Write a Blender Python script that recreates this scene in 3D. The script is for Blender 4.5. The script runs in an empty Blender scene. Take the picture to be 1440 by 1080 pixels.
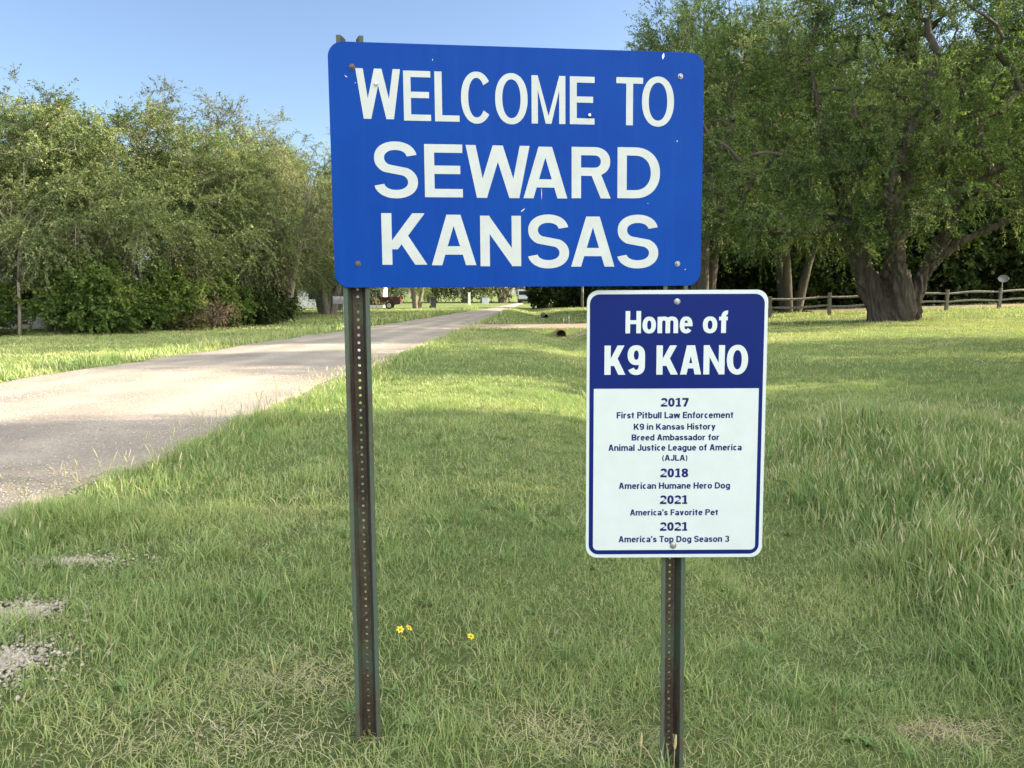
import bpy, bmesh, math, random
import numpy as np
from mathutils import Vector, Matrix
from mathutils.geometry import tessellate_polygon

SC = bpy.context.scene
COL = SC.collection
R = math.radians
PI = math.pi

# ------------------------------------------------------------------ camera, sky, sun, exposure
cd = bpy.data.cameras.new('camera'); cam = bpy.data.objects.new('camera', cd); COL.objects.link(cam)
cam.location = (0, 0, 1.58); cam.rotation_euler = (R(90 - 6.75), 0, 0)
cd.sensor_width = 36.0; cd.lens = 36.0 * 1082 / 1440; cd.clip_start = 0.05; cd.clip_end = 5000
SC.camera = cam

SUN_EL = 21.0
SUN_AZ = 80.0          # clockwise from +Y (ahead) towards +X (right)
w = bpy.data.worlds.new('World'); SC.world = w; w.use_nodes = True
nt = w.node_tree
sky = nt.nodes.new('ShaderNodeTexSky'); sky.sky_type = 'NISHITA'; sky.sun_disc = False
sky.sun_elevation = R(SUN_EL); sky.sun_rotation = R(SUN_AZ); sky.altitude = 300
sky.air_density = 0.75; sky.dust_density = 1.3; sky.ozone_density = 1.0
bg = nt.nodes['Background']; bg.inputs[1].default_value = 0.093
# unseen bright cloud added behind and overhead to lift ambient light; sky ahead clear
def _n(t, **kw):
    n = nt.nodes.new(t)
    for k_, v_ in kw.items(): setattr(n, k_, v_)
    return n
tcw = _n('ShaderNodeTexCoord'); dot = _n('ShaderNodeVectorMath', operation='DOT_PRODUCT'); dot.inputs[1].default_value = (0.52, -0.62, 0.58)
nt.links.new(tcw.outputs['Generated'], dot.inputs[0])
cn = _n('ShaderNodeTexNoise'); cn.inputs['Scale'].default_value = 2.4; cn.inputs['Detail'].default_value = 7; nt.links.new(tcw.outputs['Generated'], cn.inputs['Vector'])
ad = _n('ShaderNodeMath', operation='MULTIPLY_ADD'); nt.links.new(cn.outputs[0], ad.inputs[0]); ad.inputs[1].default_value = 0.6
ds = _n('ShaderNodeMath', operation='MULTIPLY'); ds.inputs[1].default_value = 0.66; nt.links.new(dot.outputs['Value'], ds.inputs[0]); nt.links.new(ds.outputs[0], ad.inputs[2])
cr = _n('ShaderNodeValToRGB'); nt.links.new(ad.outputs[0], cr.inputs[0])
cr.color_ramp.elements[0].position = 0.50; cr.color_ramp.elements[0].color = (0, 0, 0, 1); cr.color_ramp.elements[1].position = 0.92; cr.color_ramp.elements[1].color = (1, 1, 1, 1)
mxw = _n('ShaderNodeMix', data_type='RGBA'); nt.links.new(cr.outputs[0], mxw.inputs[0]); nt.links.new(sky.outputs[0], mxw.inputs[6]); mxw.inputs[7].default_value = (12.2, 12.2, 11.6, 1)
nt.links.new(mxw.outputs[2], bg.inputs[0])

sl = bpy.data.lights.new('sun', 'SUN'); sl.energy = 5.0; sl.angle = R(0.55); sl.color = (1.0, 0.87, 0.68)
so = bpy.data.objects.new('sun', sl); COL.objects.link(so)
sd = Vector((math.sin(R(SUN_AZ)) * math.cos(R(SUN_EL)), math.cos(R(SUN_AZ)) * math.cos(R(SUN_EL)), math.sin(R(SUN_EL))))
so.rotation_euler = sd.to_track_quat('Z', 'Y').to_euler(); so.location = (60, 30, 40)
SC.view_settings.view_transform = 'Standard'; SC.view_settings.look = 'None'
SC.view_settings.exposure = 1.68; SC.view_settings.gamma = 1
SC.cycles.max_bounces = 6; SC.cycles.transparent_max_bounces = 4

# ------------------------------------------------------------------ small tools
def smooth(x, a, b):
    t = np.clip((np.asarray(x, float) - a) / (b - a), 0, 1); return t * t * (3 - 2 * t)

_rs = np.random.RandomState(7); _tab = _rs.rand(256, 256)
def vnoise(x, y, s=1.0, ox=0.0):
    x = np.asarray(x, float) / s + ox + 1000; y = np.asarray(y, float) / s + ox * 1.7 + 1000
    xi = np.floor(x).astype(int); yi = np.floor(y).astype(int); fx = x - xi; fy = y - yi
    fx = fx * fx * (3 - 2 * fx); fy = fy * fy * (3 - 2 * fy)
    g = lambda a, b: _tab[a % 256, b % 256]
    return (g(xi, yi) * (1 - fx) + g(xi + 1, yi) * fx) * (1 - fy) + (g(xi, yi + 1) * (1 - fx) + g(xi + 1, yi + 1) * fx) * fy
def fbm(x, y, s, o=0.0):
    return 0.55 * vnoise(x, y, s, o) + 0.3 * vnoise(x, y, s / 2.1, o + 3.3) + 0.15 * vnoise(x, y, s / 4.3, o + 7.1)

# road edges (plan view, metres)
RD_Y = [-30, 0, 5, 9, 15, 24.6, 34, 45.4, 60, 80, 100, 125]
RD_R = [-4.4, -3.75, -3.55, -3.4, -3.2, -2.75, -2.25, -1.65, -0.95, -0.2, 0.7, 1.9]
RD_L = [-11.0, -9.9, -9.7, -9.45, -9.0, -8.1, -7.0, -5.8, -4.3, -2.4, -0.8, 0.9]
def road_r(y): return np.interp(y, RD_Y, RD_R)
def road_l(y): return np.interp(y, RD_Y, RD_L)

def G(x, y):
    """height of the land"""
    x = np.asarray(x, float); y = np.asarray(y, float)
    z = 0.032 * np.clip(x - 3, 0, 60) * smooth(y, 8, 36)
    cx = 2.05 + 0.15 * smooth(y, 4, 20)
    ditch = np.exp(-((x - cx) / (1.52 - 0.35 * smooth(y, 4, 20))) ** 2)
    z = z - (0.42 - 0.10 * smooth(y, 5, 20)) * ditch * (1 - 0.8 * smooth(y, 70, 90))
    z = z + 0.06 * smooth(-x, -0.15, 0.5) * (1 - smooth(y, 3.5, 7))
    on = smooth(x, road_l(y) - 0.8, road_l(y) + 0.5) * (1 - smooth(x, road_r(y) - 0.5, road_r(y) + 0.5))
    z = z - 0.06 * on
    z = z + 0.035 * (fbm(x, y, 2.6) - 0.5) * (1 - on) * (1 - smooth(y, 40, 70))
    # the bank the driveway crosses the ditch on
    bank = smooth(y, 33.3, 34.2) * (1 - smooth(y, 38.3, 39.2))
    z = z + 0.32 * ditch * bank
    return z
def g1(x, y): return float(G(x, y))

def tag(o, label=None, cat=None, group=None, kind=None):
    if label: o['label'] = label
    if cat: o['category'] = cat
    if group: o['group'] = group
    if kind: o['kind'] = kind
    return o
def empty(name, loc, rz=0.0):
    o = bpy.data.objects.new(name, None); o.empty_display_size = 0.2; COL.objects.link(o)
    o.location = loc; o.rotation_euler = (0, 0, rz); return o
def thing(name, label, cat, loc=(0, 0, 0), rz=0.0, group=None):
    return tag(empty(name, loc, rz), label, cat, group)
def dup(root, loc, rz=0.0, s=1.0, label=None, group=None, sz=None):
    r = root.copy(); COL.objects.link(r); r.location = loc; r.rotation_euler = (0, 0, rz)
    r.scale = (s, s, sz if sz else s)
    if label: r['label'] = label
    if group: r['group'] = group
    for ch in list(root.children):
        c = ch.copy(); COL.objects.link(c); c.parent = r
        for k in ch.children:
            d = k.copy(); COL.objects.link(d); d.parent = c
    return r

class MB:
    def __init__(s): s.v = []; s.f = []; s.sm = False
    def add(s, vs, fs):
        n = len(s.v); s.v += [tuple(map(float, p)) for p in vs]; s.f += [tuple(n + i for i in f) for f in fs]; return s
    def box(s, c, d, rot=None, bev=0.0):
        bm = bmesh.new(); bmesh.ops.create_cube(bm, size=1)
        for v in bm.verts: v.co = Vector((v.co.x * d[0], v.co.y * d[1], v.co.z * d[2]))
        if bev: bmesh.ops.bevel(bm, geom=bm.edges[:] , offset=bev, segments=2, affect='EDGES', profile=0.5)
        if rot is not None: bm.transform(rot.to_4x4())
        bm.verts.index_update()
        s.add([v.co + Vector(c) for v in bm.verts], [[v.index for v in f.verts] for f in bm.faces]); bm.free(); return s
    def tube(s, pts, rad, n=8, cap=True):
        pts = [Vector(p) for p in pts]; rad = rad if hasattr(rad, '__len__') else [rad] * len(pts)
        vs = []; fs = []; ref = None
        for i, p in enumerate(pts):
            t = (pts[min(i + 1, len(pts) - 1)] - pts[max(i - 1, 0)]).normalized()
            if ref is None: ref = t.orthogonal().normalized()
            ref = (ref - t * ref.dot(t)); ref = ref.normalized() if ref.length > 1e-6 else t.orthogonal().normalized()
            b = t.cross(ref)
            for k in range(n):
                a = 2 * PI * k / n; vs.append(p + (ref * math.cos(a) + b * math.sin(a)) * rad[i])
        for i in range(len(pts) - 1):
            for k in range(n):
                fs.append((i * n + k, i * n + (k + 1) % n, (i + 1) * n + (k + 1) % n, (i + 1) * n + k))
        if cap:
            fs.append(tuple(range(n))[::-1]); fs.append(tuple((len(pts) - 1) * n + k for k in range(n)))
        return s.add(vs, fs)
    def prism(s, prof, a, b, axis='Y'):
        """closed 2-D profile (x,z) extruded along y from a to b (axis X: profile (y,z))"""
        n = len(prof)
        P = (lambda u, t, h: (u, t, h)) if axis == 'Y' else (lambda u, t, h: (t, u, h))
        vs = [P(u, a, h) for u, h in prof] + [P(u, b, h) for u, h in prof]
        tri = tessellate_polygon([[Vector((u, h, 0)) for u, h in prof]])
        fs = [t for t in tri] + [tuple(i + n for i in t)[::-1] for t in tri]
        fs += [(i, (i + 1) % n, n + (i + 1) % n, n + i) for i in range(n)]
        return s.add(vs, fs)
    def build(s, name, mat, parent=None, smooth_=False, xf=None):
        me = bpy.data.meshes.new(name); vs = s.v
        if xf is not None: vs = [tuple(xf @ Vector(p)) for p in vs]
        me.from_pydata(vs, [], s.f); me.update()
        bm = bmesh.new(); bm.from_mesh(me); bmesh.ops.recalc_face_normals(bm, faces=bm.faces); bm.to_mesh(me); bm.free()
        if smooth_:
            for p in me.polygons: p.use_smooth = True
        me.materials.append(mat)
        o = bpy.data.objects.new(name, me); COL.objects.link(o)
        if parent: o.parent = parent
        return o

def np_mesh(name, V, quads, mat, parent=None, tone=None, tris=None, smooth_=False):
    V = np.ascontiguousarray(V, np.float32); me = bpy.data.meshes.new(name)
    q = np.zeros((0, 4), np.int32) if quads is None else np.asarray(quads, np.int32)
    t = np.zeros((0, 3), np.int32) if tris is None else np.asarray(tris, np.int32)
    me.vertices.add(len(V)); me.vertices.foreach_set('co', V.ravel())
    lv = np.concatenate([q.ravel(), t.ravel()]).astype(np.int32)
    ls = np.concatenate([np.arange(len(q)) * 4, len(q) * 4 + np.arange(len(t)) * 3]).astype(np.int32)
    me.loops.add(len(lv)); me.polygons.add(len(ls))
    me.polygons.foreach_set('loop_start', ls); me.loops.foreach_set('vertex_index', lv)
    if smooth_: me.polygons.foreach_set('use_smooth', np.ones(len(ls), bool))
    me.update(calc_edges=True)
    if tone is not None:
        a = me.attributes.new('tone', 'FLOAT', 'POINT'); a.data.foreach_set('value', np.ascontiguousarray(tone, np.float32))
    me.materials.append(mat)
    o = bpy.data.objects.new(name, me); COL.objects.link(o)
    if parent: o.parent = parent
    return o

# ------------------------------------------------------------------ materials
def mat(name):
    m = bpy.data.materials.new(name); m.use_nodes = True
    t = m.node_tree; return m, t, t.nodes['Principled BSDF']
def N(t, typ, **kw):
    n = t.nodes.new(typ)
    for k, v in kw.items():
        if k in n.inputs: n.inputs[k].default_value = v
        else: setattr(n, k, v)
    return n
def ramp(t, fac, stops):
    r = t.nodes.new('ShaderNodeValToRGB'); t.links.new(fac, r.inputs[0])
    el = r.color_ramp.elements
    while len(el) < len(stops): el.new(0.5)
    for e, (p, c) in zip(el, stops): e.position = p; e.color = (*c, 1)
    return r.outputs[0]
def coords(t, scale=(1, 1, 1), obj=True):
    tc = t.nodes.new('ShaderNodeTexCoord'); mp = t.nodes.new('ShaderNodeMapping'); mp.inputs[3].default_value = scale
    t.links.new(tc.outputs['Object' if obj else 'Generated'], mp.inputs[0]); return mp.outputs[0]
def noise(t, vec, scale, detail=4, rough=0.6):
    n = N(t, 'ShaderNodeTexNoise', Scale=scale, Detail=detail, Roughness=rough); t.links.new(vec, n.inputs['Vector']); return n.outputs[0]
def bump(t, b, h, strength=0.3, dist=0.02):
    n = N(t, 'ShaderNodeBump', Strength=strength, Distance=dist); t.links.new(h, n.inputs['Height']); t.links.new(n.outputs[0], b.inputs['Normal'])
def mix(t, fac, a, b, mode='MIX'):
    n = t.nodes.new('ShaderNodeMix'); n.data_type = 'RGBA'; n.blend_type = mode
    for s, v in ((0, fac), (6, a), (7, b)):
        if isinstance(v, (int, float)): n.inputs[s].default_value = v
        elif isinstance(v, tuple): n.inputs[s].default_value = (*v, 1)
        else: t.links.new(v, n.inputs[s])
    return n.outputs[2]
def simple(name, c, rough=0.5, metal=0.0, var=0.15, scale=8.0, bstr=0.0):
    m, t, b = mat(name); v = coords(t); n = noise(t, v, scale)
    lo = tuple(x * (1 - var) for x in c); hi = tuple(min(1, x * (1 + var)) for x in c)
    t.links.new(ramp(t, n, [(0.3, lo), (0.7, hi)]), b.inputs['Base Color'])
    b.inputs['Roughness'].default_value = rough; b.inputs['Metallic'].default_value = metal
    if bstr: bump(t, b, n, bstr, 0.01)
    return m

def leafy(name, stops, trans=0.35, rnd=0.25, tcol=None):
    m, t, b = mat(name); t.nodes.remove(b); out = t.nodes['Material Output']
    at = N(t, 'ShaderNodeAttribute', attribute_name='tone')
    oi = t.nodes.new('ShaderNodeObjectInfo')
    col = ramp(t, at.outputs['Fac'], stops)
    hs = N(t, 'ShaderNodeHueSaturation'); t.links.new(col, hs.inputs['Color'])
    mr = N(t, 'ShaderNodeMapRange'); mr.inputs[3].default_value = 1 - rnd; mr.inputs[4].default_value = 1 + rnd
    t.links.new(oi.outputs['Random'], mr.inputs[0]); t.links.new(mr.outputs[0], hs.inputs['Value'])
    d = N(t, 'ShaderNodeBsdfDiffuse'); tr = N(t, 'ShaderNodeBsdfTranslucent'); gl = N(t, 'ShaderNodeBsdfGlossy', Roughness=0.45)
    t.links.new(hs.outputs[0], d.inputs[0])
    tc = mix(t, 1.0, hs.outputs[0], tcol or (1.5, 1.6, 0.55), 'MULTIPLY'); t.links.new(tc, tr.inputs[0])
    m1 = N(t, 'ShaderNodeMixShader', Fac=trans); t.links.new(d.outputs[0], m1.inputs[1]); t.links.new(tr.outputs[0], m1.inputs[2])
    m2 = N(t, 'ShaderNodeMixShader', Fac=0.015); t.links.new(m1.outputs[0], m2.inputs[1]); t.links.new(gl.outputs[0], m2.inputs[2])
    t.links.new(m2.outputs[0], out.inputs[0]); return m

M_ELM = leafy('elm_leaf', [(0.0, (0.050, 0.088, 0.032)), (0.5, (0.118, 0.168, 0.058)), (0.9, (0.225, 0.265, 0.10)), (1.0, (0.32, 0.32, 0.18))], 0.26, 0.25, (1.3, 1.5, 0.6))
M_ELM_LIT = leafy('elm_leaf_lit', [(0.0, (0.066, 0.100, 0.040)), (0.5, (0.155, 0.196, 0.078)), (0.9, (0.275, 0.305, 0.135)), (1.0, (0.36, 0.36, 0.22))], 0.28, 0.25, (1.3, 1.5, 0.6))  # elm leaf lightened: sun on the left row put into the colour
M_BUSH = leafy('bush_leaf', [(0.0, (0.06, 0.105, 0.028)), (0.6, (0.12, 0.185, 0.048)), (1.0, (0.21, 0.26, 0.075))])
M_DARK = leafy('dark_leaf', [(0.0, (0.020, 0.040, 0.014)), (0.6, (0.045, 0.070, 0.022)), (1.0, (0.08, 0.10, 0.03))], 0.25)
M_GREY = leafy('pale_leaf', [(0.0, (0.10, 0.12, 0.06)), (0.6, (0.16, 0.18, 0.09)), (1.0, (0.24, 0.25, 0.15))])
M_DEAD = leafy('dry_leaf', [(0.0, (0.12, 0.085, 0.055)), (1.0, (0.24, 0.175, 0.115))], 0.2, 0.1, (1, 1, 1))
M_GRASS = leafy('grass_blade', [(0.0, (0.16, 0.255, 0.095)), (0.35, (0.30, 0.40, 0.150)), (0.62, (0.43, 0.495, 0.190)), (0.82, (0.54, 0.50, 0.26)), (1.0, (0.66, 0.59, 0.40))], 0.28, 0.0, (1.15, 1.2, 0.6))

def bark(name, lo, hi, sc=6.0):
    m, t, b = mat(name); v = coords(t, (1, 1, 0.22)); n = noise(t, v, sc, 8, 0.7)
    n2 = noise(t, coords(t), 1.5, 3)
    c = ramp(t, n, [(0.32, lo), (0.62, hi)]); c2 = mix(t, n2, c, tuple(x * 0.6 for x in hi), 'MIX')
    t.links.new(c2, b.inputs['Base Color']); b.inputs['Roughness'].default_value = 0.95
    bump(t, b, n, 1.0, 0.16); return m
M_BARK = bark('elm_bark', (0.028, 0.023, 0.019), (0.155, 0.125, 0.10), 4.0)
M_BARKG = bark('grey_bark', (0.085, 0.075, 0.062), (0.34, 0.295, 0.24), 5.0)
M_BARKP = bark('pale_bark', (0.20, 0.16, 0.12), (0.48, 0.42, 0.34))

def ground_mat():
    m, t, b = mat('grass_ground'); v = coords(t)
    a = noise(t, v, 0.35, 5); c = noise(t, v, 34.0, 8, 0.85); d = noise(t, v, 1.8, 4)
    g = ramp(t, c, [(0.30, (0.08, 0.115, 0.038)), (0.52, (0.15, 0.20, 0.066)), (0.70, (0.30, 0.29, 0.14))])
    h = ramp(t, c, [(0.30, (0.11, 0.145, 0.048)), (0.55, (0.20, 0.245, 0.085)), (0.72, (0.36, 0.34, 0.18))])
    k = ramp(t, a, [(0.40, (0, 0, 0)), (0.62, (1, 1, 1))])
    e = mix(t, k, g, h)
    s = ramp(t, d, [(0.56, (0, 0, 0)), (0.72, (0.35, 0.35, 0.35))])
    e = mix(t, s, e, (0.20, 0.165, 0.105))
    t.links.new(e, b.inputs['Base Color']); b.inputs['Roughness'].default_value = 1.0
    b.inputs['Specular IOR Level'].default_value = 0.1
    bump(t, b, c, 0.8, 0.05); return m
M_GROUND = ground_mat()

def gravel_mat(name, cols, sc=60.0, patch=0.5):
    m, t, b = mat(name); v = coords(t)
    vo = N(t, 'ShaderNodeTexVoronoi', Scale=sc); t.links.new(v, vo.inputs['Vector'])
    vs = t.nodes.new('ShaderNodeSeparateColor'); t.links.new(vo.outputs['Color'], vs.inputs[0])
    n = noise(t, v, 220.0, 3, 0.7); big = noise(t, v, 0.5, 4)
    c1 = ramp(t, vs.outputs[0], [(0.0, cols[0]), (0.5, cols[1]), (1.0, cols[2])])
    c2 = mix(t, n, cols[0], cols[2]); c = mix(t, 0.5, c1, c2)
    ta = N(t, 'ShaderNodeAttribute', attribute_name='tone'); c = mix(t, 1.0, c, ramp(t, ta.outputs['Fac'], [(0.0, (0.92, 0.92, 0.92)), (0.45, (1.0, 1.0, 1.0)), (1.0, (1.35, 1.33, 1.30))]), 'MULTIPLY') if name == 'gravel_road' else c
    bl = ramp(t, big, [(0.35, (0.78, 0.78, 0.80)), (0.65, (1.08, 1.05, 1.0))])
    # wheel tracks packed smoother and paler, running with the road
    c = mix(t, 1.0, c, bl, 'MULTIPLY')
    t.links.new(c, b.inputs['Base Color']); b.inputs['Roughness'].default_value = 0.95; b.inputs['Specular IOR Level'].default_value = 0.15
    mx = t.nodes.new('ShaderNodeMath'); mx.operation = 'ADD'; t.links.new(vo.outputs['Distance'], mx.inputs[0]); t.links.new(n, mx.inputs[1])
    bump(t, b, mx.outputs[0], 0.7, 0.012); return m
M_ROAD = gravel_mat('gravel_road', [(0.265, 0.228, 0.188), (0.40, 0.352, 0.296), (0.52, 0.466, 0.40)], 55)
M_DRIVE = gravel_mat('driveway_gravel', [(0.33, 0.23, 0.17), (0.46, 0.33, 0.25), (0.54, 0.43, 0.34)], 30)
M_SOIL = gravel_mat('bare_soil', [(0.16, 0.12, 0.085), (0.26, 0.20, 0.14), (0.38, 0.31, 0.23)], 40)
M_STONE = simple('stone', (0.42, 0.372, 0.308), 0.9, 0, 0.5, 45)

def blue_mat():
    m, t, b = mat('blue_sheeting'); v = coords(t)
    n = noise(t, v, 3.0, 3); s = noise(t, v, 160.0, 2)
    st = noise(t, coords(t, (22, 1.1, 1)), 1.0, 5, 0.65)
    c = ramp(t, n, [(0.3, (0.000, 0.044, 0.30)), (0.7, (0.0005, 0.055, 0.335))])
    c = mix(t, ramp(t, st, [(0.50, (0, 0, 0)), (0.80, (0.16, 0.16, 0.16))]), c, (0.02, 0.12, 0.42)); c = mix(t, ramp(t, s, [(0.70, (0, 0, 0)), (0.78, (0.35, 0.35, 0.35))]), c, (0.12, 0.22, 0.45))
    t.links.new(c, b.inputs['Base Color']); b.inputs['Roughness'].default_value = 0.38; b.inputs['Specular IOR Level'].default_value = 0.09
    mx = noise(t, v, 2.2, 2); bump(t, b, mx, 0.12, 0.02); return m
M_BLUE = blue_mat()
M_LETTER = simple('white_reflective_letter', (0.535, 0.57, 0.57), 0.55, 0, 0.06, 14)
M_NAVY = simple('navy_print', (0.003, 0.015, 0.14), 0.45, 0, 0.12, 3); M_NAVY.node_tree.nodes['Principled BSDF'].inputs['Specular IOR Level'].default_value = 0.12
M_NAVYT = simple('navy_letter', (0.010, 0.020, 0.13), 0.5, 0, 0.05, 3); M_NAVYT.node_tree.nodes['Principled BSDF'].inputs['Specular IOR Level'].default_value = 0.12
M_WHITE = simple('white_sheeting', (0.60, 0.655, 0.67), 0.45, 0, 0.035, 11)
M_ALU = simple('bare_aluminium', (0.62, 0.62, 0.60), 0.35, 0.8, 0.1, 20)
M_BOLT = simple('rusty_bolt', (0.16, 0.11, 0.085), 0.6, 0.4, 0.4, 120)
M_ZINC = simple('zinc_screw', (0.36, 0.36, 0.37), 0.5, 0.6, 0.35, 120)
def post_mat():
    m, t, b = mat('painted_rusty_steel'); v = coords(t, (1, 1, 0.25)); n = noise(t, v, 9.0, 6, 0.7); f = noise(t, coords(t), 90, 3)
    sx = t.nodes.new('ShaderNodeSeparateXYZ'); tc = t.nodes.new('ShaderNodeTexCoord'); t.links.new(tc.outputs['Object'], sx.inputs[0])
    # rust sits mostly in the channel of the post, paint holds on the flanges
    ab = t.nodes.new('ShaderNodeMath'); ab.operation = 'ABSOLUTE'; t.links.new(sx.outputs[0], ab.inputs[0])
    mr = N(t, 'ShaderNodeMapRange'); mr.inputs[1].default_value = 0.012; mr.inputs[2].default_value = 0.034; mr.inputs[3].default_value = 0.16; mr.inputs[4].default_value = -0.035
    t.links.new(ab.outputs[0], mr.inputs[0])
    ad = t.nodes.new('ShaderNodeMath'); ad.operation = 'ADD'; t.links.new(n, ad.inputs[0]); t.links.new(mr.outputs[0], ad.inputs[1])
    c = ramp(t, ad.outputs[0], [(0.46, (0.062, 0.090, 0.064)), (0.53, (0.065, 0.072, 0.050)), (0.60, (0.055, 0.034, 0.024)), (0.72, (0.020, 0.014, 0.012))])
    c = mix(t, ramp(t, f, [(0.55, (0, 0, 0)), (0.75, (0.5, 0.5, 0.5))]), c, (0.17, 0.16, 0.12))
    t.links.new(c, b.inputs['Base Color']); b.inputs['Roughness'].default_value = 0.65; bump(t, b, f, 0.35, 0.002); return m
M_POST = post_mat()
M_WOOD = bark('weathered_wood', (0.10, 0.088, 0.075), (0.30, 0.27, 0.235), 9)
M_RUST = simple('rusty_pipe', (0.22, 0.13, 0.10), 0.85, 0.2, 0.4, 12)
M_BLACK = simple('black_rubber', (0.02, 0.02, 0.02), 0.8)
M_DKGLASS = simple('dark_glass', (0.02, 0.025, 0.03), 0.08)
M_MAROON = simple('maroon_paint', (0.045, 0.008, 0.012), 0.3)
M_CHROME = simple('chrome', (0.6, 0.6, 0.6), 0.2, 0.9)
M_SIDING = simple('white_siding', (0.72, 0.71, 0.68), 0.8)
M_ROOF = simple('grey_shingle', (0.22, 0.22, 0.23), 0.9, 0, 0.3, 30)
M_GREYM = simple('grey_metal', (0.20, 0.21, 0.24), 0.5, 0.2)
M_GREENS = simple('green_sign', (0.0, 0.16, 0.10), 0.4)
M_VAN = simple('pale_van_paint', (0.40, 0.44, 0.46), 0.4)
M_RED = simple('red_lens', (0.4, 0.02, 0.02), 0.2)
M_BIN = simple('dark_plastic', (0.03, 0.035, 0.045), 0.5)
M_YEL = simple('yellow_petal', (0.85, 0.62, 0.02), 0.6)
M_YELD = simple('flower_centre', (0.45, 0.22, 0.01), 0.8)
M_STEM = simple('green_stem', (0.12, 0.19, 0.05), 0.7)
M_STRAW = simple('straw', (0.46, 0.38, 0.20), 0.8)
M_SEED = simple('foxtail_seed', (0.48, 0.40, 0.20), 0.85, 0, 0.3, 300)
M_STAKE = simple('stake_white', (0.7, 0.72, 0.66), 0.6)

# ------------------------------------------------------------------ land, road, driveway, path
def ground():
    xs = np.unique(np.concatenate([[-1500, -900, -500, -300, -200, -150], np.arange(-120, -30, 6), np.arange(-30, -12, 1.0), np.arange(-12, 6, 0.25), np.arange(6, 30, 0.75), np.arange(30, 120, 6), [150, 200, 300, 500, 900, 1500]]))
    ys = np.unique(np.concatenate([[-600, -200, -80, -40], np.arange(-30, 0, 2), np.arange(0, 12, 0.25), np.arange(12, 44, 0.5), np.arange(44, 100, 2), np.arange(100, 200, 10), [250, 320, 450, 700, 1100, 1600, 2200]]))
    X, Y = np.meshgrid(xs, ys); Z = G(X, Y)
    V = np.stack([X, Y, Z], -1).reshape(-1, 3); nx = len(xs); ny = len(ys)
    i, j = np.meshgrid(np.arange(nx - 1), np.arange(ny - 1)); a = (j * nx + i).ravel()
    o = np_mesh('ground', V, np.stack([a, a + 1, a + nx + 1, a + nx], -1), M_GROUND, smooth_=True)
    tag(o, 'grassy ground of the verge and the yard', kind='structure')
ground()

def sheet(name, L, Rr, ys, nu, mat_, lift, edge, label, crown=0.0, transpose=False):
    """strip between two edge functions; rough edges; skirts run down into the ground"""
    ys = np.asarray(ys); u = np.linspace(0, 1, nu)
    e1 = edge * (fbm(ys * 1.0, ys * 0 + 3, 1.1) - 0.5) * 2; e2 = edge * (fbm(ys, ys * 0 + 9, 0.9) - 0.5) * 2
    l = L(ys) + e1; r = Rr(ys) + e2
    A = l[:, None] * (1 - u) + r[:, None] * u; B = np.repeat(ys[:, None], nu, 1)
    X, Y = (B, A) if transpose else (A, B)
    Z = G(X, Y) + lift + crown * (1 - (2 * u[None, :] - 1) ** 2)
    Z = Z + 0.012 * (fbm(X, Y, 0.7, 4) - 0.5)
    edge_drop = np.where((u < 0.001) | (u > 0.999), lift + 0.05, 0)
    Z = Z - edge_drop[None, :]
    V = np.stack([X, Y, Z], -1).reshape(-1, 3); ny = len(ys)
    i, j = np.meshgrid(np.arange(nu - 1), np.arange(ny - 1)); a = (j * nu + i).ravel()
    q = np.stack([a, a + 1, a + nu + 1, a + nu], -1)
    if transpose: q = q[:, ::-1]
    uu = np.repeat(u[None, :], ny, 0) + 0.04 * (fbm(X, Y, 3.0, 13) - 0.5)
    trk = np.exp(-((uu - 0.24) / 0.06) ** 2) + np.exp(-((uu - 0.50) / 0.07) ** 2) + np.exp(-((uu - 0.77) / 0.06) ** 2)
    tone = np.clip(0.35 + 0.45 * trk * (0.4 + fbm(X, Y * 0.3, 1.2, 6)) + 0.5 * (fbm(X, Y, 0.9, 17) - 0.5), 0.02, 1)
    return tag(np_mesh(name, V, q, mat_, smooth_=True, tone=tone.ravel()), label, kind='structure')
sheet('road', road_l, road_r, np.concatenate([np.arange(-30, 0, 1.0), np.arange(0, 50, 0.25), np.arange(50, 126, 1.0)]), 60, M_ROAD, 0.05, 0.30,
      'pale gravel road running away past the sign', 0.07)
sheet('driveway', lambda x: 34.6 + 0.06 * (x + 2), lambda x: 38.0 + 0.10 * (x + 2), np.arange(-2.6, 7.5, 0.3), 10, M_DRIVE, 0.05, 0.15,
      'pinkish gravel driveway crossing the ditch', 0.03, True)
sheet('path', lambda x: 44.5 + 0.0 * x, lambda x: 47.5 + 0.0 * x, np.arange(17.5, 60, 0.6), 8, M_SOIL, 0.04, 0.2,
      'pale gravel lane behind the rail fence', 0.03, True)

# gravel and soil patches worn through the grass
PATCH = [(-2.12, 3.02, 0.22, 0.22), (-2.55, 4.25, 0.26, 0.10), (-2.35, 3.52, 0.24, 0.18), (-2.25, 2.65, 0.2, 0.16)]
def patch(name, x, y, rx, ry, m, label, lift):
    rr = random.Random(int(x * 100)); n = 40; V = []; F = []
    for k in (0.0, 0.35, 0.7, 1.0):
        for i in range(n):
            a = 2 * PI * i / n; q = k * (1.1 + 0.5 * (float(vnoise(math.cos(a) * 1.7 + x, math.sin(a) * 1.7 + y, 0.5)) - 0.5) * 2)
            px, py = x + rx * q * math.cos(a), y + ry * q * math.sin(a)
            V.append((px, py, g1(px, py) + lift * (1 - k ** 3) - (0.012 if k == 1 else 0)))
    for k in range(3):
        for i in range(n): F.append((k * n + i, k * n + (i + 1) % n, (k + 1) * n + (i + 1) % n, (k + 1) * n + i))
    mb = MB(); mb.add(V[n - 1:n] , []); mb = MB(); mb.add(V, F); return tag(mb.build(name, m), label, kind='structure')
SOIL = [(1.98, 3.30, 0.28, 0.12), (5.2, 8.3, 0.22, 0.12)]
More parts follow.
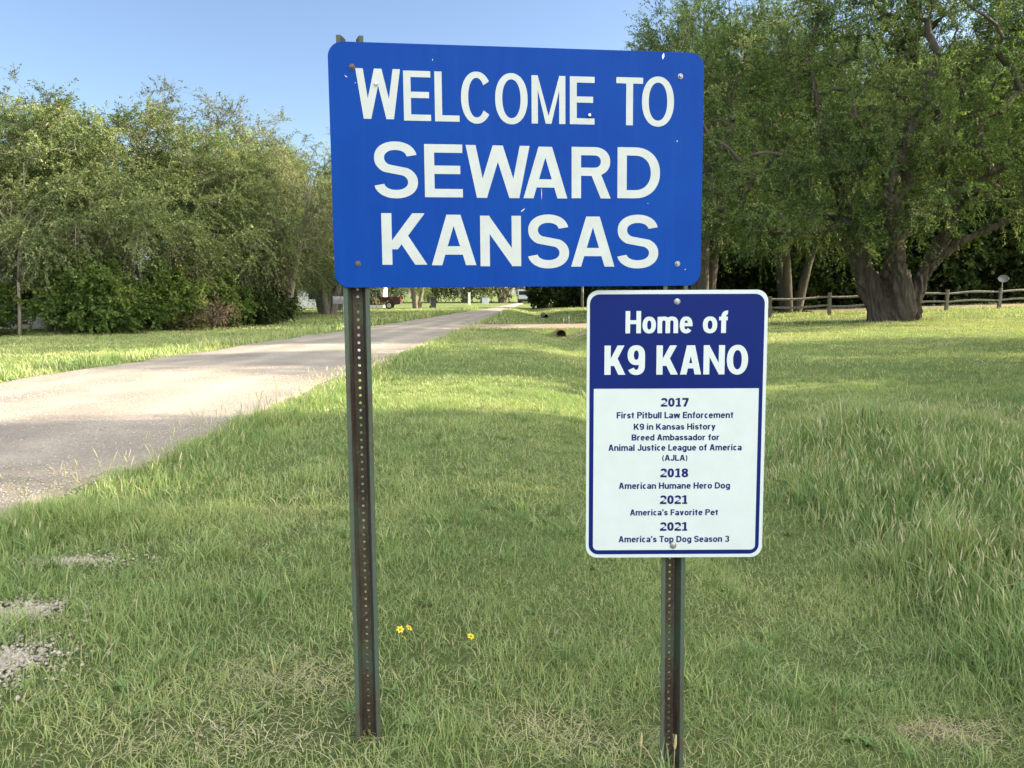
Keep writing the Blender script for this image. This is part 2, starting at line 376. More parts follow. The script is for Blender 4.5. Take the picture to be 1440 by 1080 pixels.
THIN = [(-0.90, 2.92, 0.28, 0.12), (-0.98, 2.50, 0.38, 0.18), (0.20, 2.75, 0.30, 0.15)]
for x, y, rx, ry in SOIL: patch('soil_patch', x, y, rx, ry, M_SOIL, 'bare brown soil showing through the grass', 0.003)

def stones():
    rs = np.random.RandomState(3); P = []
    for x, y, rx, ry in PATCH:
        n = int(11000 * rx * ry * 4); a = rs.rand(n) * 2 * PI; r = np.abs(rs.randn(n)) * 0.8
        P.append(np.stack([x + rx * r * np.cos(a), y + ry * r * np.sin(a), 0.004 + 0.012 * rs.rand(n) ** 2.2], -1))
    for x, y, rx, ry in THIN + SOIL[:1]:
        n = 260; P.append(np.stack([x + rx * .6 * rs.randn(n), y + ry * .6 * rs.randn(n), 0.002 + 0.005 * rs.rand(n) ** 2.6], -1))
    for y0, y1, n in ((2.5, 7, 5200), (7, 14, 5200), (14, 26, 2500)):
        y = y0 + (y1 - y0) * rs.rand(n); x = road_r(y) + 0.12 - np.abs(rs.randn(n)) * 0.45
        P.append(np.stack([x, y, 0.004 + 0.011 * rs.rand(n) ** 2.5], -1))
    for n in (30000,):
        y = 4 + 12 * rs.rand(n); x = road_l(y) + (road_r(y) - road_l(y)) * rs.rand(n)
        P.append(np.stack([x, y, 0.004 + 0.014 * rs.rand(n) ** 3], -1))
    P = np.concatenate(P); n = len(P)
    u = np.clip((P[:, 0] - road_l(P[:, 1])) / (road_r(P[:, 1]) - road_l(P[:, 1])), 0, 1)
    on = (P[:, 0] < road_r(P[:, 1]) - 0.1)
    z = G(P[:, 0], P[:, 1]) + np.where(on, 0.05 + 0.07 * (1 - (2 * u - 1) ** 2), 0.012)
    octa = np.array([(1, 0, 0), (0, 1, 0), (-1, 0, 0), (0, -1, 0), (0, 0, 1), (0, 0, -1)], float)
    F = np.array([(0, 1, 4), (1, 2, 4), (2, 3, 4), (3, 0, 4), (1, 0, 5), (2, 1, 5), (3, 2, 5), (0, 3, 5)])
    V = octa[None] * (0.6 + 0.7 * rs.rand(n, 6, 1)) * P[:, None, 2:3] * np.stack([np.ones(n), 0.6 + 0.6 * rs.rand(n), 0.5 + 0.3 * rs.rand(n)], -1)[:, None]
    a = rs.rand(n) * 2 * PI; c, s = np.cos(a)[:, None], np.sin(a)[:, None]
    V = np.stack([V[..., 0] * c - V[..., 1] * s + P[:, 0:1], V[..., 0] * s + V[..., 1] * c + P[:, 1:2], V[..., 2] + z[:, None]], -1)
    T = (F[None] + 6 * np.arange(n)[:, None, None]).reshape(-1, 3)
    tag(np_mesh('gravel', V.reshape(-1, 3), None, M_STONE, tris=T), 'loose pale stones on the road and its edge', 'gravel', kind='stuff')
stones()

# ------------------------------------------------------------------ grass
def blades(name, P, H, W, lean, tone, seg, rs, label, cat='grass'):
    n = len(P); az = rs.rand(n) * 2 * PI; dx, dy = np.cos(az), np.sin(az)
    wa = az + PI / 2 + rs.randn(n) * 0.5; wx, wy = np.cos(wa), np.sin(wa)
    ts = np.linspace(0, 1, seg + 1); V = []; T = []
    for k, t in enumerate(ts):
        off = lean * H * t ** 1.7; zz = H * t * (1 - 0.35 * np.clip(lean, 0, 1.4) * t)
        cx = P[:, 0] + dx * off; cy = P[:, 1] + dy * off; cz = P[:, 2] + zz
        hw = 0.5 * W * (1 - t ** 1.6)
        if k < seg:
            V += [np.stack([cx - wx * hw, cy - wy * hw, cz], -1), np.stack([cx + wx * hw, cy + wy * hw, cz], -1)]
        else: V += [np.stack([cx, cy, cz], -1)]
    nv = 2 * seg + 1; V = np.stack(V, 1).reshape(-1, 3)
    b = np.arange(n)[:, None] * nv; qs = []
    for k in range(seg - 1): qs.append(np.stack([b + 2 * k, b + 2 * k + 1, b + 2 * k + 3, b + 2 * k + 2], -1).reshape(n, 4))
    tri = np.stack([b + 2 * seg - 2, b + 2 * seg - 1, b + 2 * seg], -1).reshape(n, 3)
    q = np.concatenate(qs) if qs else None
    tn = np.clip(np.repeat(tone[:, None], nv, 1) + np.linspace(-0.10, 0.10, nv)[None], 0, 1)
    return tag(np_mesh(name, V, q, M_GRASS, tone=tn.ravel(), tris=tri), label, cat, kind='stuff')

def tallness(x, y):
    """1 where nobody mows: the ditch on the right, 0.4..0.6 along the road edge"""
    t = smooth(x, 1.9 + 0.05 * y, 2.6 + 0.06 * y) * (1 - smooth(x, 3.0 + 0.22 * np.minimum(y, 9), 4.0 + 0.26 * np.minimum(y, 9))) * smooth(y, 2.8, 3.8) * (1 - smooth(y, 8.6, 10.5))
    t2 = 0.45 * np.exp(-((x - (road_r(y) + 0.45)) / 0.45) ** 2)
    t3 = 0.7 * np.exp(-((x - (road_l(y) - 0.7)) / 0.6) ** 2)
    return np.maximum(np.maximum(t, t2), t3)

def keep_mask(P, rs):
    x, y = P[:, 0], P[:, 1]; r = rs.rand(len(P))
    e = 0.20 * (fbm(x, y, 0.6) - 0.5) * 2
    ok = ~((x < road_r(y) - 0.06 + e) & (x > road_l(y) + 0.1 + e) & (y < 126))
    for px, py, rx, ry in PATCH + SOIL + THIN:
        q = ((x - px) / rx) ** 2 + ((y - py) / ry) ** 2
        ok &= r > 0.93 * (1 - smooth(q + (fbm(x, y, 0.16) - 0.5) * 3.0, 0.15, 1.15))
    ok &= ~((y > 34.5 + 0.06 * (x + 2)) & (y < 38.1 + 0.1 * (x + 2)) & (x > -2.6) & (x < 7.6))
    ok &= ~((y > 44.4) & (y < 47.6) & (x > 17.5))
    ok &= ~((np.hypot(x - 16.2, (y - 33) * 1.1) < 0.95))
    return ok

def lay(y0, y1, dens, hh, wid, seg, seed, name, extra, tdens=1.0):
    rs = np.random.RandomState(seed); half = lambda y: 0.67 * y + extra
    A = (half(y0) + half(y1)) * (y1 - y0); n = int(A * dens)
    y = y0 + (y1 - y0) * np.sqrt(rs.rand(n)) if y0 < 1 else np.sqrt(y0 ** 2 + (y1 ** 2 - y0 ** 2) * rs.rand(n))
    x = (rs.rand(n) * 2 - 1) * half(y)
    # blades gather in tufts
    f = fbm(x, y, 0.35, 2); k = rs.rand(n) < np.clip(0.35 + 1.3 * (f - 0.25), 0.2, 1)
    x, y, f = x[k], y[k], f[k]; P = np.stack([x, y], -1); k = keep_mask(P, rs); x, y, f = x[k], y[k], f[k]
    n = len(x); tall = tallness(x, y) * (0.6 + 0.8 * fbm(x, y, 0.9, 5))
    big = fbm(x, y, 1.5, 11)
    H = hh * (0.55 + 0.9 * rs.rand(n)) * (0.6 + 0.9 * f) * (1 + 1.6 * np.clip(fbm(x, y, 0.8, 8) - 0.52, 0, 1) * 2)
    H = H * (1 + 3.0 * tall); sparse = rs.rand(n) < 1 - 0.5 * np.clip(tall, 0, 1)
    W = wid * (0.6 + 0.8 * rs.rand(n)) * (1 + 1.3 * tall)
    lean = np.abs(rs.randn(n)) * 0.8 + 0.15; lean = lean * (1 - 0.4 * tall)
    dry = rs.rand(n)
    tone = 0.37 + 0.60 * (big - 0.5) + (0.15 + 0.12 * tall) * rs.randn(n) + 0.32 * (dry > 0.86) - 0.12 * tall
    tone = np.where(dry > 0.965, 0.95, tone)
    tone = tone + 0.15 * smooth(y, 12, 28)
    x, y, H, W, lean, tone = x[sparse], y[sparse], H[sparse], W[sparse], lean[sparse], tone[sparse]
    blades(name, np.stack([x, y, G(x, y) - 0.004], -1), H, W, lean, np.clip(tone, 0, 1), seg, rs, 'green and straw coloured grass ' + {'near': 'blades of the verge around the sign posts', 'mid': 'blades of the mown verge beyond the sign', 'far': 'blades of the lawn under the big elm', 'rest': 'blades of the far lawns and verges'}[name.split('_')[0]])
    print(name, n)
lay(1.3, 5.5, 6800, 0.047, 0.0037, 3, 21, 'near_grass', 2.6)
lay(5.5, 13, 2400, 0.050, 0.0056, 2, 22, 'mid_grass', 4.0)
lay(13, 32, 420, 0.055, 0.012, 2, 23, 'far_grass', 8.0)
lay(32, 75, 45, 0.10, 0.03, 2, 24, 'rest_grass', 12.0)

def tufts():
    """coarser bunches of long arching blades, and flat broad-leaved weeds between them"""
    rs = np.random.RandomState(91); n = 1500; y = np.sqrt(1.5 ** 2 + (15 ** 2 - 1.5 ** 2) * rs.rand(n) ** 1.3); x = (rs.rand(n) * 2 - 1) * (0.67 * y + 1.0)
    k = rs.rand(n) < 0.10 + 1.6 * np.clip(fbm(x, y, 1.3, 41) - 0.42, 0, 1) + 0.8 * tallness(x, y) + 0.35 * (x > 0.6) * (y < 5); x, y = x[k], y[k]
    P = np.stack([x, y], -1); k = keep_mask(P, rs); x, y = x[k], y[k]; n = len(x); m = 30
    big = np.repeat(0.6 + 0.8 * rs.rand(n), m); X = np.repeat(x, m) + rs.randn(n * m) * 0.03; Y = np.repeat(y, m) + rs.randn(n * m) * 0.03
    tl = 1 + 1.3 * tallness(X, Y); tone = np.repeat(0.25 + 0.15 * rs.randn(n), m) + 0.10 * rs.randn(n * m); tone = np.where(rs.rand(n * m) > 0.93, 0.85, tone)
    blades('tuft_grass', np.stack([X, Y, G(X, Y) - 0.003], -1), (0.08 + 0.09 * rs.rand(n * m)) * big * tl, (0.0045 + 0.003 * rs.rand(n * m)) * (0.8 + 0.3 * big), 0.35 + 0.75 * rs.rand(n * m), np.clip(tone, 0, 1), 4, rs, 'coarse bunches of long arching green grass in the verge')
    n = 900; y = np.sqrt(1.5 ** 2 + (9 ** 2 - 1.5 ** 2) * rs.rand(n) ** 1.3); x = (rs.rand(n) * 2 - 1) * (0.67 * y + 1.0); k = rs.rand(n) < 1.8 * np.clip(fbm(x, y, 1.0, 55) - 0.4, 0, 1); x, y = x[k], y[k]
    P = np.stack([x, y], -1); k = keep_mask(P, rs); x, y = x[k], y[k]; n = len(x); m = 9
    X = np.repeat(x, m) + rs.randn(n * m) * 0.012; Y = np.repeat(y, m) + rs.randn(n * m) * 0.012
    blades('weeds', np.stack([X, Y, G(X, Y) + 0.004], -1), 0.035 + 0.035 * rs.rand(n * m), 0.012 + 0.010 * rs.rand(n * m), 1.0 + 0.5 * rs.rand(n * m), np.clip(np.repeat(0.12 + 0.12 * rs.randn(n), m), 0, 1), 4, rs, 'small flat broad leaved weeds scattered in the verge', 'weeds')
tufts()

def thatch():
    """dead clippings lying between the green blades"""
    rs = np.random.RandomState(77); n = 60000; y = np.sqrt(1.4 ** 2 + (9.0 ** 2 - 1.4 ** 2) * rs.rand(n) ** 1.25); x = (rs.rand(n) * 2 - 1) * (0.67 * y + 1.2)
    k = (rs.rand(n) < 0.25 + 1.1 * (fbm(x, y, 0.8, 31) - 0.3)) ; x, y = x[k], y[k]
    for px, py, rx, ry in THIN + SOIL[:1]: x = np.concatenate([x, px + rx * .8 * rs.randn(900)]); y = np.concatenate([y, py + ry * .8 * rs.randn(900)])
    P = np.stack([x, y], -1); k = keep_mask(P, rs) | (np.arange(len(x)) > len(x) - 3600); x, y = x[k], y[k]; n = len(x)
    blades('thatch', np.stack([x, y, G(x, y) + 0.002 + 0.012 * rs.rand(n)], -1), 0.02 + 0.035 * rs.rand(n), 0.0022 + 0.0016 * rs.rand(n), 1.5 + 1.2 * rs.rand(n), np.clip(0.80 + 0.14 * rs.randn(n), 0, 1), 2, rs, 'dry straw coloured clippings lying in the mown verge', 'dry grass')
thatch()

def foxtails():
    rs = np.random.RandomState(5); n0 = 5200
    y = 3.2 + 7.5 * rs.rand(n0); x = 1.2 + 6.5 * rs.rand(n0); k = rs.rand(n0) < tallness(x, y) * 0.55; x, y = x[k], y[k]
    n1 = 420; y1 = 2.6 + 14 * rs.rand(n1); x1 = road_r(y1) + 0.1 + 0.8 * rs.rand(n1); x = np.concatenate([x, x1]); y = np.concatenate([y, y1])
    n = len(x); H = 0.22 + 0.24 * rs.rand(n); z = G(x, y); az = rs.rand(n) * 2 * PI; ln = 0.10 + 0.2 * rs.rand(n)
    px = np.stack([np.cos(az), np.sin(az)], -1)
    V = []; Q = []; tn = []
    def seg(t): o = ln * H * t ** 2; return np.stack([x + px[:, 0] * o, y + px[:, 1] * o, z + H * t * (1 - 0.1 * t)], -1)
    rings = [(0, 0.0011), (0.5, 0.0010), (0.80, 0.0009), (0.82, 0.0035), (0.9, 0.0048), (0.97, 0.0036), (1.04, 0.0008)]
    for t, r in rings:
        c = seg(t)
        for k in range(4): a = PI / 2 * k; V.append(c + np.array([math.cos(a), math.sin(a), 0]) * r)
        tn += [np.full(n, 0.5 if t < 0.81 else 0.95)] * 4
    nv = len(V); V = np.stack(V, 1).reshape(-1, 3); b = np.arange(n) * nv
    for i in range(len(rings) - 1):
        for k in range(4): Q.append(np.stack([b + i * 4 + k, b + i * 4 + (k + 1) % 4, b + i * 4 + 4 + (k + 1) % 4, b + i * 4 + 4 + k], -1))
    tag(np_mesh('foxtail_grass', V, np.concatenate(Q), M_GRASS, tone=np.stack(tn, 1).ravel(), smooth_=True), 'tall foxtail grass with tan seed heads along the ditch and road edge', 'grass', kind='stuff')
foxtails()

# ------------------------------------------------------------------ trees
def tree(name, label, cat, loc, seed, stems, blobs, n_cl, sprays, leaves, lsz, slen, droop, leafm, barkm, group=None, rz=0.0, twig=0.006, root=None, up=0.25, hollow=0.45, pipe=0.011, maxr=0.12, remesh=0.0, lratio=0.42, extra=4, bareness=0.06):
    """stems: polylines of (x,y,z,r) in the tree's own space; blobs: (x,y,z,rx,ry,rz,weight) the crown is grown into"""
    rng = np.random.RandomState(seed)
    root = root or thing(name, label, cat, loc, rz, group)
    NP = []; PAR = []; STEM = []
    for st in stems:
        st = np.array(st, float); prev = -1
        for i in range(len(st) - 1):
            m = max(2, int(np.linalg.norm(st[i + 1, :3] - st[i, :3]) / 0.5))
            for k in range(m if i < len(st) - 2 else m + 1):
                NP.append(st[i, :3] + (st[i + 1, :3] - st[i, :3]) * k / m); PAR.append(prev); prev = len(NP) - 1; STEM.append(True)
    ex = []
    for b in blobs:
        for q in range(extra):
            d_ = rng.randn(3); d_[2] = abs(d_[2]) * 0.9 - 0.15; d_ /= np.linalg.norm(d_); f_ = rng.uniform(0.26, 0.42)
            c_ = np.array(b[:3]) + d_ * np.array(b[3:6]) * rng.uniform(0.92, 1.12); ex.append((*c_, b[3] * f_, b[4] * f_, b[5] * f_ * 0.8, b[6] * 2.2))
    blobs = list(blobs) + ex
    wts = np.array([b[6] * b[3] * b[4] * b[5] for b in blobs]); wts = wts / wts.sum()
    C = []
    while len(C) < n_cl:
        b = blobs[rng.choice(len(blobs), p=wts)]; d = rng.randn(3); d /= np.linalg.norm(d); r = rng.rand() ** hollow
        p = np.array(b[:3]) + d * r * np.array(b[3:6])
        if p[2] > 0.4: C.append(p)
    C = np.array(C); base = np.array([0, 0, min(2.0, blobs[0][2] * 0.4)])
    C = C[np.argsort(np.linalg.norm(C - base, axis=1))]
    paths = []; arr = np.array(NP); cap = len(arr) + n_cl * 9; A = np.zeros((cap, 3)); A[:len(arr)] = arr; na = len(arr)
    for c in C:
        d = A[:na] - c; dist = np.linalg.norm(d, axis=1) + 0.6 * np.clip(d[:, 2], 0, 9)
        j = int(np.argmin(dist + np.where(A[:na, 2] < 0.9, 3.0, 0))); p0 = A[j].copy(); L = np.linalg.norm(c - p0)
        m = max(2, min(8, int(L / 0.45))); pts = [j]
        for k in range(1, m + 1):
            t = k / m; q = p0 + (c - p0) * t + np.array([0, 0, 1]) * 0.16 * L * math.sin(PI * t) + rng.randn(3) * 0.06 * L * (t < 1) * 0.7
            NP.append(q); PAR.append(pts[-1]); STEM.append(False); A[na] = q; pts.append(na); na += 1
        paths.append(pts)
    cnt = np.zeros(len(NP))
    for pts in paths: cnt[pts[-1]] += 1
    for i in range(len(NP) - 1, -1, -1):
        if PAR[i] >= 0: cnt[PAR[i]] += cnt[i]
    rad = np.minimum(pipe * np.sqrt(np.maximum(cnt, 0.3)), maxr)
    mb = MB()
    if not remesh:
        for st in stems:
            # smooth the stem with extra rings
            P = [Vector(s[:3]) for s in st]; mb.tube(P, [s[3] for s in st], 10)
    tw = MB()
    for pts in paths:
        rr = [min(rad[pts[1]] * 1.15, maxr)] + [rad[k] for k in pts[1:]]; rr[-1] = min(rr[-1], 0.012)
        mb.tube([NP[k] for k in pts], rr, 5, False)
    # sprays of leaves
    ns = n_cl * sprays; c = np.repeat(C, sprays, 0); cen = np.array([0, 0, np.mean(C[:, 2]) * 0.75])
    d = (c - cen); d /= np.linalg.norm(d, axis=1, keepdims=True) + 1e-6
    d = d * 0.55 + rng.randn(ns, 3) * 0.62 + np.array([0, 0, up]); d /= np.linalg.norm(d, axis=1, keepdims=True)
    L = slen * (0.5 + rng.rand(ns)); c0 = c + rng.randn(ns, 3) * 0.12
    dr = droop * (0.5 + rng.rand(ns))
    tone_s = np.clip(0.45 + 0.13 * rng.randn(ns) + 0.25 * np.repeat(rng.randn(n_cl), sprays), 0, 1)
    # twig strips
    tv = []
    for t in (0, 0.5, 1.0):
        p = c0 + d * (L * t)[:, None]; p[:, 2] -= dr * L * t * t
        s = np.cross(d, [0.3, 0.2, 1.0]); s /= np.linalg.norm(s, axis=1, keepdims=True) + 1e-6
        tv += [p - s * twig * (1.1 - t), p + s * twig * (1.1 - t)]
    TV = np.stack(tv, 1).reshape(-1, 3); b = np.arange(ns) * 6
    TQ = np.concatenate([np.stack([b, b + 1, b + 3, b + 2], -1), np.stack([b + 2, b + 3, b + 5, b + 4], -1)])
    # some sprays carry no leaves
    tw_only = rng.rand(ns) < bareness; lf = ~tw_only; c0, d, L, dr, tone_s = c0[lf], d[lf], L[lf], dr[lf], tone_s[lf]; ns = int(lf.sum())
    n = ns * leaves; t = (0.08 + 0.95 * rng.rand(n)); cc = np.repeat(c0, leaves, 0); dd = np.repeat(d, leaves, 0); LL = np.repeat(L, leaves); DR = np.repeat(dr, leaves)
    p = cc + dd * (LL * t)[:, None]; p[:, 2] -= DR * LL * t * t
    tg = dd.copy(); tg[:, 2] -= 2 * DR * t; tg /= np.linalg.norm(tg, axis=1, keepdims=True)
    ld = tg * 0.75 + rng.randn(n, 3) * 0.5; ld /= np.linalg.norm(ld, axis=1, keepdims=True)
    nn = rng.randn(n, 3) * 0.8 + np.array([0, 0, 0.7]); sd_ = np.cross(ld, nn); sd_ /= np.linalg.norm(sd_, axis=1, keepdims=True) + 1e-6
    ls = lsz * (0.6 + 0.8 * rng.rand(n)); p = p + rng.randn(n, 3) * 0.03
    lv = np.stack([p, p + ld * (ls * 0.5)[:, None] + sd_ * (ls * lratio * 0.5)[:, None], p + ld * ls[:, None], p + ld * (ls * 0.5)[:, None] - sd_ * (ls * lratio * 0.5)[:, None]], 1).reshape(-1, 3)
    lq = np.arange(n * 4).reshape(-1, 4)
    tn = np.repeat(np.clip(np.repeat(tone_s, leaves) + 0.13 * rng.randn(n), 0, 1), 4)
    n0 = len(mb.v)
    V = np.concatenate([np.array(mb.v).reshape(-1, 3), TV]); Q = np.array([f for f in mb.f if len(f) == 4]).reshape(-1, 4)
    Q = np.concatenate([Q, TQ + n0])
    if remesh:
        np_mesh('branches', V, Q, barkm, root, smooth_=True)
        sm = MB()
        for st in stems:
            P = [Vector(s[:3]) for s in st]; sm.tube(P, [s[3] for s in st], 14)
        o = sm.build('trunk', barkm, root, True)
        md = o.modifiers.new('r', 'REMESH'); md.mode = 'VOXEL'; md.voxel_size = remesh
        m2 = o.modifiers.new('s', 'SMOOTH'); m2.iterations = 6; m2.factor = 0.6
        dg = bpy.context.evaluated_depsgraph_get(); me = bpy.data.meshes.new_from_object(o.evaluated_get(dg)); o.modifiers.clear(); o.data = me
        nv = len(me.vertices); co = np.zeros(nv * 3); no = np.zeros(nv * 3); me.vertices.foreach_get('co', co); me.vertices.foreach_get('normal', no); co = co.reshape(-1, 3); no = no.reshape(-1, 3)
        a_ = co[:, 0] * 0.9 + 0.10 * co[:, 2] + 0.15 * np.sin(co[:, 2] * 1.3); b_ = co[:, 1] * 0.9 - 0.06 * co[:, 2]
        rid = np.abs(2 * vnoise(a_ + 0.12 * np.sin(co[:, 2] * 3), b_, 0.20, 3) - 1); rid2 = np.abs(2 * vnoise(a_, b_ + 0.1 * co[:, 2], 0.09, 5) - 1); lump = fbm(co[:, 0] + co[:, 2] * .3, co[:, 1] + co[:, 2] * .5, 0.9, 9) - 0.5
        co = co + no * (0.24 * lump + 0.20 * (rid - 0.5) + 0.15 * (rid2 - .5))[:, None]; me.vertices.foreach_set('co', np.ascontiguousarray(co.ravel())); me.update()
        for pl in me.polygons: pl.use_smooth = True
    else:
        np_mesh('trunk', V, Q, barkm, root, smooth_=True)
    np_mesh('crown', lv, lq, leafm, root, tone=tn)
    return root

# --- the big elm
EX, EY = 16.2, 33.0
elm_stems = [
    [(0.0, 0, -0.5, 1.2), (0.0, 0.0, 0.15, 0.98), (0, 0, 0.9, 0.82), (0.05, 0.3, 1.8, 0.50), (0.35, 0.6, 3.2, 0.36), (0.8, 0.8, 5.2, 0.30), (0.6, 0.6, 9, 0.18), (0.7, 0.4, 12.5, 0.05)],
    [(-0.3, -0.2, -0.3, 0.9), (-0.55, -0.1, 0.6, 0.78), (-1.15, -0.1, 1.7, 0.60), (-1.95, -0.2, 3.0, 0.46), (-2.8, -0.4, 5.0, 0.33), (-3.7, -0.5, 7.6, 0.24), (-4.6, -0.4, 11, 0.07)],
    [(0.3, -0.2, -0.3, 0.9), (0.55, -0.25, 0.5, 0.72), (1.05, -0.2, 1.5, 0.46), (1.7, -0.1, 2.5, 0.37), (2.5, 0, 4.4, 0.30), (4.0, 0.1, 5.9, 0.28), (5.4, 0.2, 6.9, 0.22), (8.2, 0.2, 8.4, 0.08)],
    [(0.1, -0.5, -0.3, 0.8), (0.1, -0.75, 0.6, 0.62), (-0.15, -1.0, 1.8, 0.42), (-0.9, -1.7, 3.2, 0.30), (-2.0, -3.0, 5.0, 0.20), (-1.6, -4.4, 8.2, 0.06)],
    [(0.2, 0.5, -0.3, 0.8), (0.4, 0.7, 1.2, 0.6), (0.9, 1.6, 3.4, 0.42), (1.6, 3.4, 6.6, 0.26), (2.2, 4.8, 10, 0.07)],
    [(1.2, -0.15, 1.9, 0.30), (2.3, -0.8, 3.2, 0.22), (4.2, -1.4, 4.1, 0.15), (6.5, -1.6, 4.7, 0.05)],
    [(-2.2, -0.3, 3.6, 0.26), (-3.9, -0.7, 4.6, 0.17), (-6.2, -0.9, 5.4, 0.05)],
    [(-0.05, 0.25, 4.4, 0.26), (1.2, 0.1, 6.6, 0.22), (3.0, -0.2, 8.6, 0.16), (5.0, -0.4, 11, 0.05)],
]
elm_stems = [[(x_ * 0.92, y_, z_, r_ * (0.80 if z_ < 1.2 else 0.84)) for x_, y_, z_, r_ in st_] for st_ in elm_stems]
elm_blobs = [(0, 0, 9.8, 7.5, 6, 5.2, 1), (-5.6, -0.5, 7.2, 4.6, 4.2, 4.2, 1.1), (-6.6, -1, 4.4, 3.2, 3.0, 2.2, 1.2), (7, 0, 9, 5, 5, 5, 1), (0.5, 0, 13.5, 7, 5, 3.4, 1), (-0.8, -3.4, 6.2, 3.8, 2.2, 2.4, 1.2), (4.6, -1.6, 4.4, 2.6, 1.8, 1.5, 0.9), (-3.4, -0.6, 3.9, 1.8, 1.3, 1.0, 1.0), (0.9, -1.2, 3.7, 1.2, 0.8, 0.6, 0.8), (0.2, -1.9, 5.0, 2.8, 1.3, 1.3, 1.3), (-2.9, -1.3, 4.8, 2.4, 1.4, 1.3, 1.1), (2.9, -1.2, 5.3, 2.4, 1.3, 1.3, 1.0), (1.1, -1.5, 3.7, 1.5, 0.9, 0.8, 2.0), (-1.5, -1.7, 3.9, 1.4, 0.9, 0.8, 1.8), (9, 0.5, 5.2, 3, 3, 2, 1)]
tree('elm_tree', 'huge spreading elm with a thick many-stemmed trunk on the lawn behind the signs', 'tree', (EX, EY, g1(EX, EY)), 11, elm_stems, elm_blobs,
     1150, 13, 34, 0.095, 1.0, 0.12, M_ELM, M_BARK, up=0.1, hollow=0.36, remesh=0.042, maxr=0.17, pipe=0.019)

# --- trees behind the fence and by the lane
def stems3(h, spread, r, seed):
    q = random.Random(seed); out = []
    for k in range(3):
        a = 2 * PI * k / 3 + q.uniform(-0.5, 0.5); ca, sa = math.cos(a) * spread, math.sin(a) * spread
        out.append([(ca * 0.08, sa * 0.08, -0.4, r * 1.15), (ca * 0.16, sa * 0.16, 0.3, r), (ca * 0.35, sa * 0.35, h * 0.22, r * 0.75), (ca * 0.7, sa * 0.7, h * 0.45, r * 0.42), (ca, sa, h * 0.72, r * 0.08)])
    return out
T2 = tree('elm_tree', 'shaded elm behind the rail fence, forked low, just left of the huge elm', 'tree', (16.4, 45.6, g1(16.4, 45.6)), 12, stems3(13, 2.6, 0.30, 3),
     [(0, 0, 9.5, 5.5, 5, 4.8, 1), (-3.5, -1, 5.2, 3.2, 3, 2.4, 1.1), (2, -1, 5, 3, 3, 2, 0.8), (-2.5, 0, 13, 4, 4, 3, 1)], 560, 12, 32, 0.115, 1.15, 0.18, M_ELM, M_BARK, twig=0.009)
T3 = tree('elm_tree', 'tall loose-topped elm rising behind the right end of the blue sign', 'tree', (10.3, 41.8, g1(10.3, 41.8)), 13, stems3(16.5, 1.7, 0.34, 5),
     [(0, 0, 14.2, 3.6, 3.2, 3.2, 1.1), (-1.2, 0, 10, 4.4, 3.6, 3.4, 1), (1, 0, 6, 4.2, 3.5, 2.6, 0.9)], 400, 11, 30, 0.11, 1.05, 0.18, M_ELM, M_BARK, twig=0.008)

# --- the sunlit tree row left of the road
Lk = dict(twig=0.010, bareness=0.09, hollow=0.34, extra=6)
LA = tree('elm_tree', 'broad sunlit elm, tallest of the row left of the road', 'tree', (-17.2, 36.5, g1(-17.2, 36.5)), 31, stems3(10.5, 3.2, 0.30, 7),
     [(0, 0, 7.4, 4.4, 4, 3.8, 1), (-3.2, -1.5, 4.0, 3, 3, 2.8, 1), (2.8, -1.2, 4.2, 3.2, 3, 3.0, 1), (0.3, -2.6, 3.0, 3.4, 2.2, 2.2, 1), (0.8, 0, 9.6, 2.4, 2.4, 1.6, 1)], 340, 15, 42, 0.095, 1.15, 0.4, M_ELM_LIT, M_BARKG, **Lk)
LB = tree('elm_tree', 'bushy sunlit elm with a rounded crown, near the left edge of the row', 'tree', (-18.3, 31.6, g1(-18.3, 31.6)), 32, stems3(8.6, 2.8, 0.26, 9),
     [(0, 0, 5.8, 3.6, 3.4, 3.0, 1), (2.2, -1, 3.2, 2.8, 2.6, 2.4, 1), (-1.4, -1, 4.6, 2.2, 2.2, 1.9, 1), (0.6, 0, 7.9, 2.0, 2, 1.3, 1)], 270, 15, 42, 0.095, 1.1, 0.4, M_ELM_LIT, M_BARKG, **Lk)
LC = tree('elm_tree', 'greyish thin-topped elm with bare twigs above the row', 'tree', (-17.0, 42.5, g1(-17.0, 42.5)), 33, stems3(12.6, 3.0, 0.30, 15),
     [(0, 0, 10.8, 2.6, 2.6, 2.2, 0.7), (0, 0, 6.6, 4.2, 4, 3.6, 1), (2.6, -1.5, 4.0, 3, 3, 3, 1)], 330, 11, 26, 0.10, 1.1, 0.35, M_GREY, M_BARKG, **Lk)
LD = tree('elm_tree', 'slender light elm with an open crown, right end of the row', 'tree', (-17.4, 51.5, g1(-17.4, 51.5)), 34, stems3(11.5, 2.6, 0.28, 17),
     [(0, 0, 8.0, 3.6, 3.4, 4.0, 1), (2.2, -1, 4.0, 2.8, 2.6, 2.6, 1), (-1.5, 0, 5, 3, 3, 3, 1)], 280, 15, 42, 0.095, 1.15, 0.4, M_ELM_LIT, M_BARKG, **Lk)
LA.scale = (1.0, 1.0, 0.86); LB.scale = (1, 1, 0.95); LC.scale = (1, 1, 0.92)
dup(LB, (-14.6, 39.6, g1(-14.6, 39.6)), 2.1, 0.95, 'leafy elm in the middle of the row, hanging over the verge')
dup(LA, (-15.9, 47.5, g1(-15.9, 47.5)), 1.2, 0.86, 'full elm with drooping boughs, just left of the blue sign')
dup(LC, (-24.0, 37.0, g1(-24, 37)), 2.6, 0.86, 'pale feathery elm at the left edge of the photo')
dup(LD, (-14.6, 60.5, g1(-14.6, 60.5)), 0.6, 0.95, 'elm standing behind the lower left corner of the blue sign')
dup(LC, (-13.2, 44.2, g1(-13.2, 44.2)), 4.2, 0.86, 'small see-through elm whose wispy top stands clear of the row')
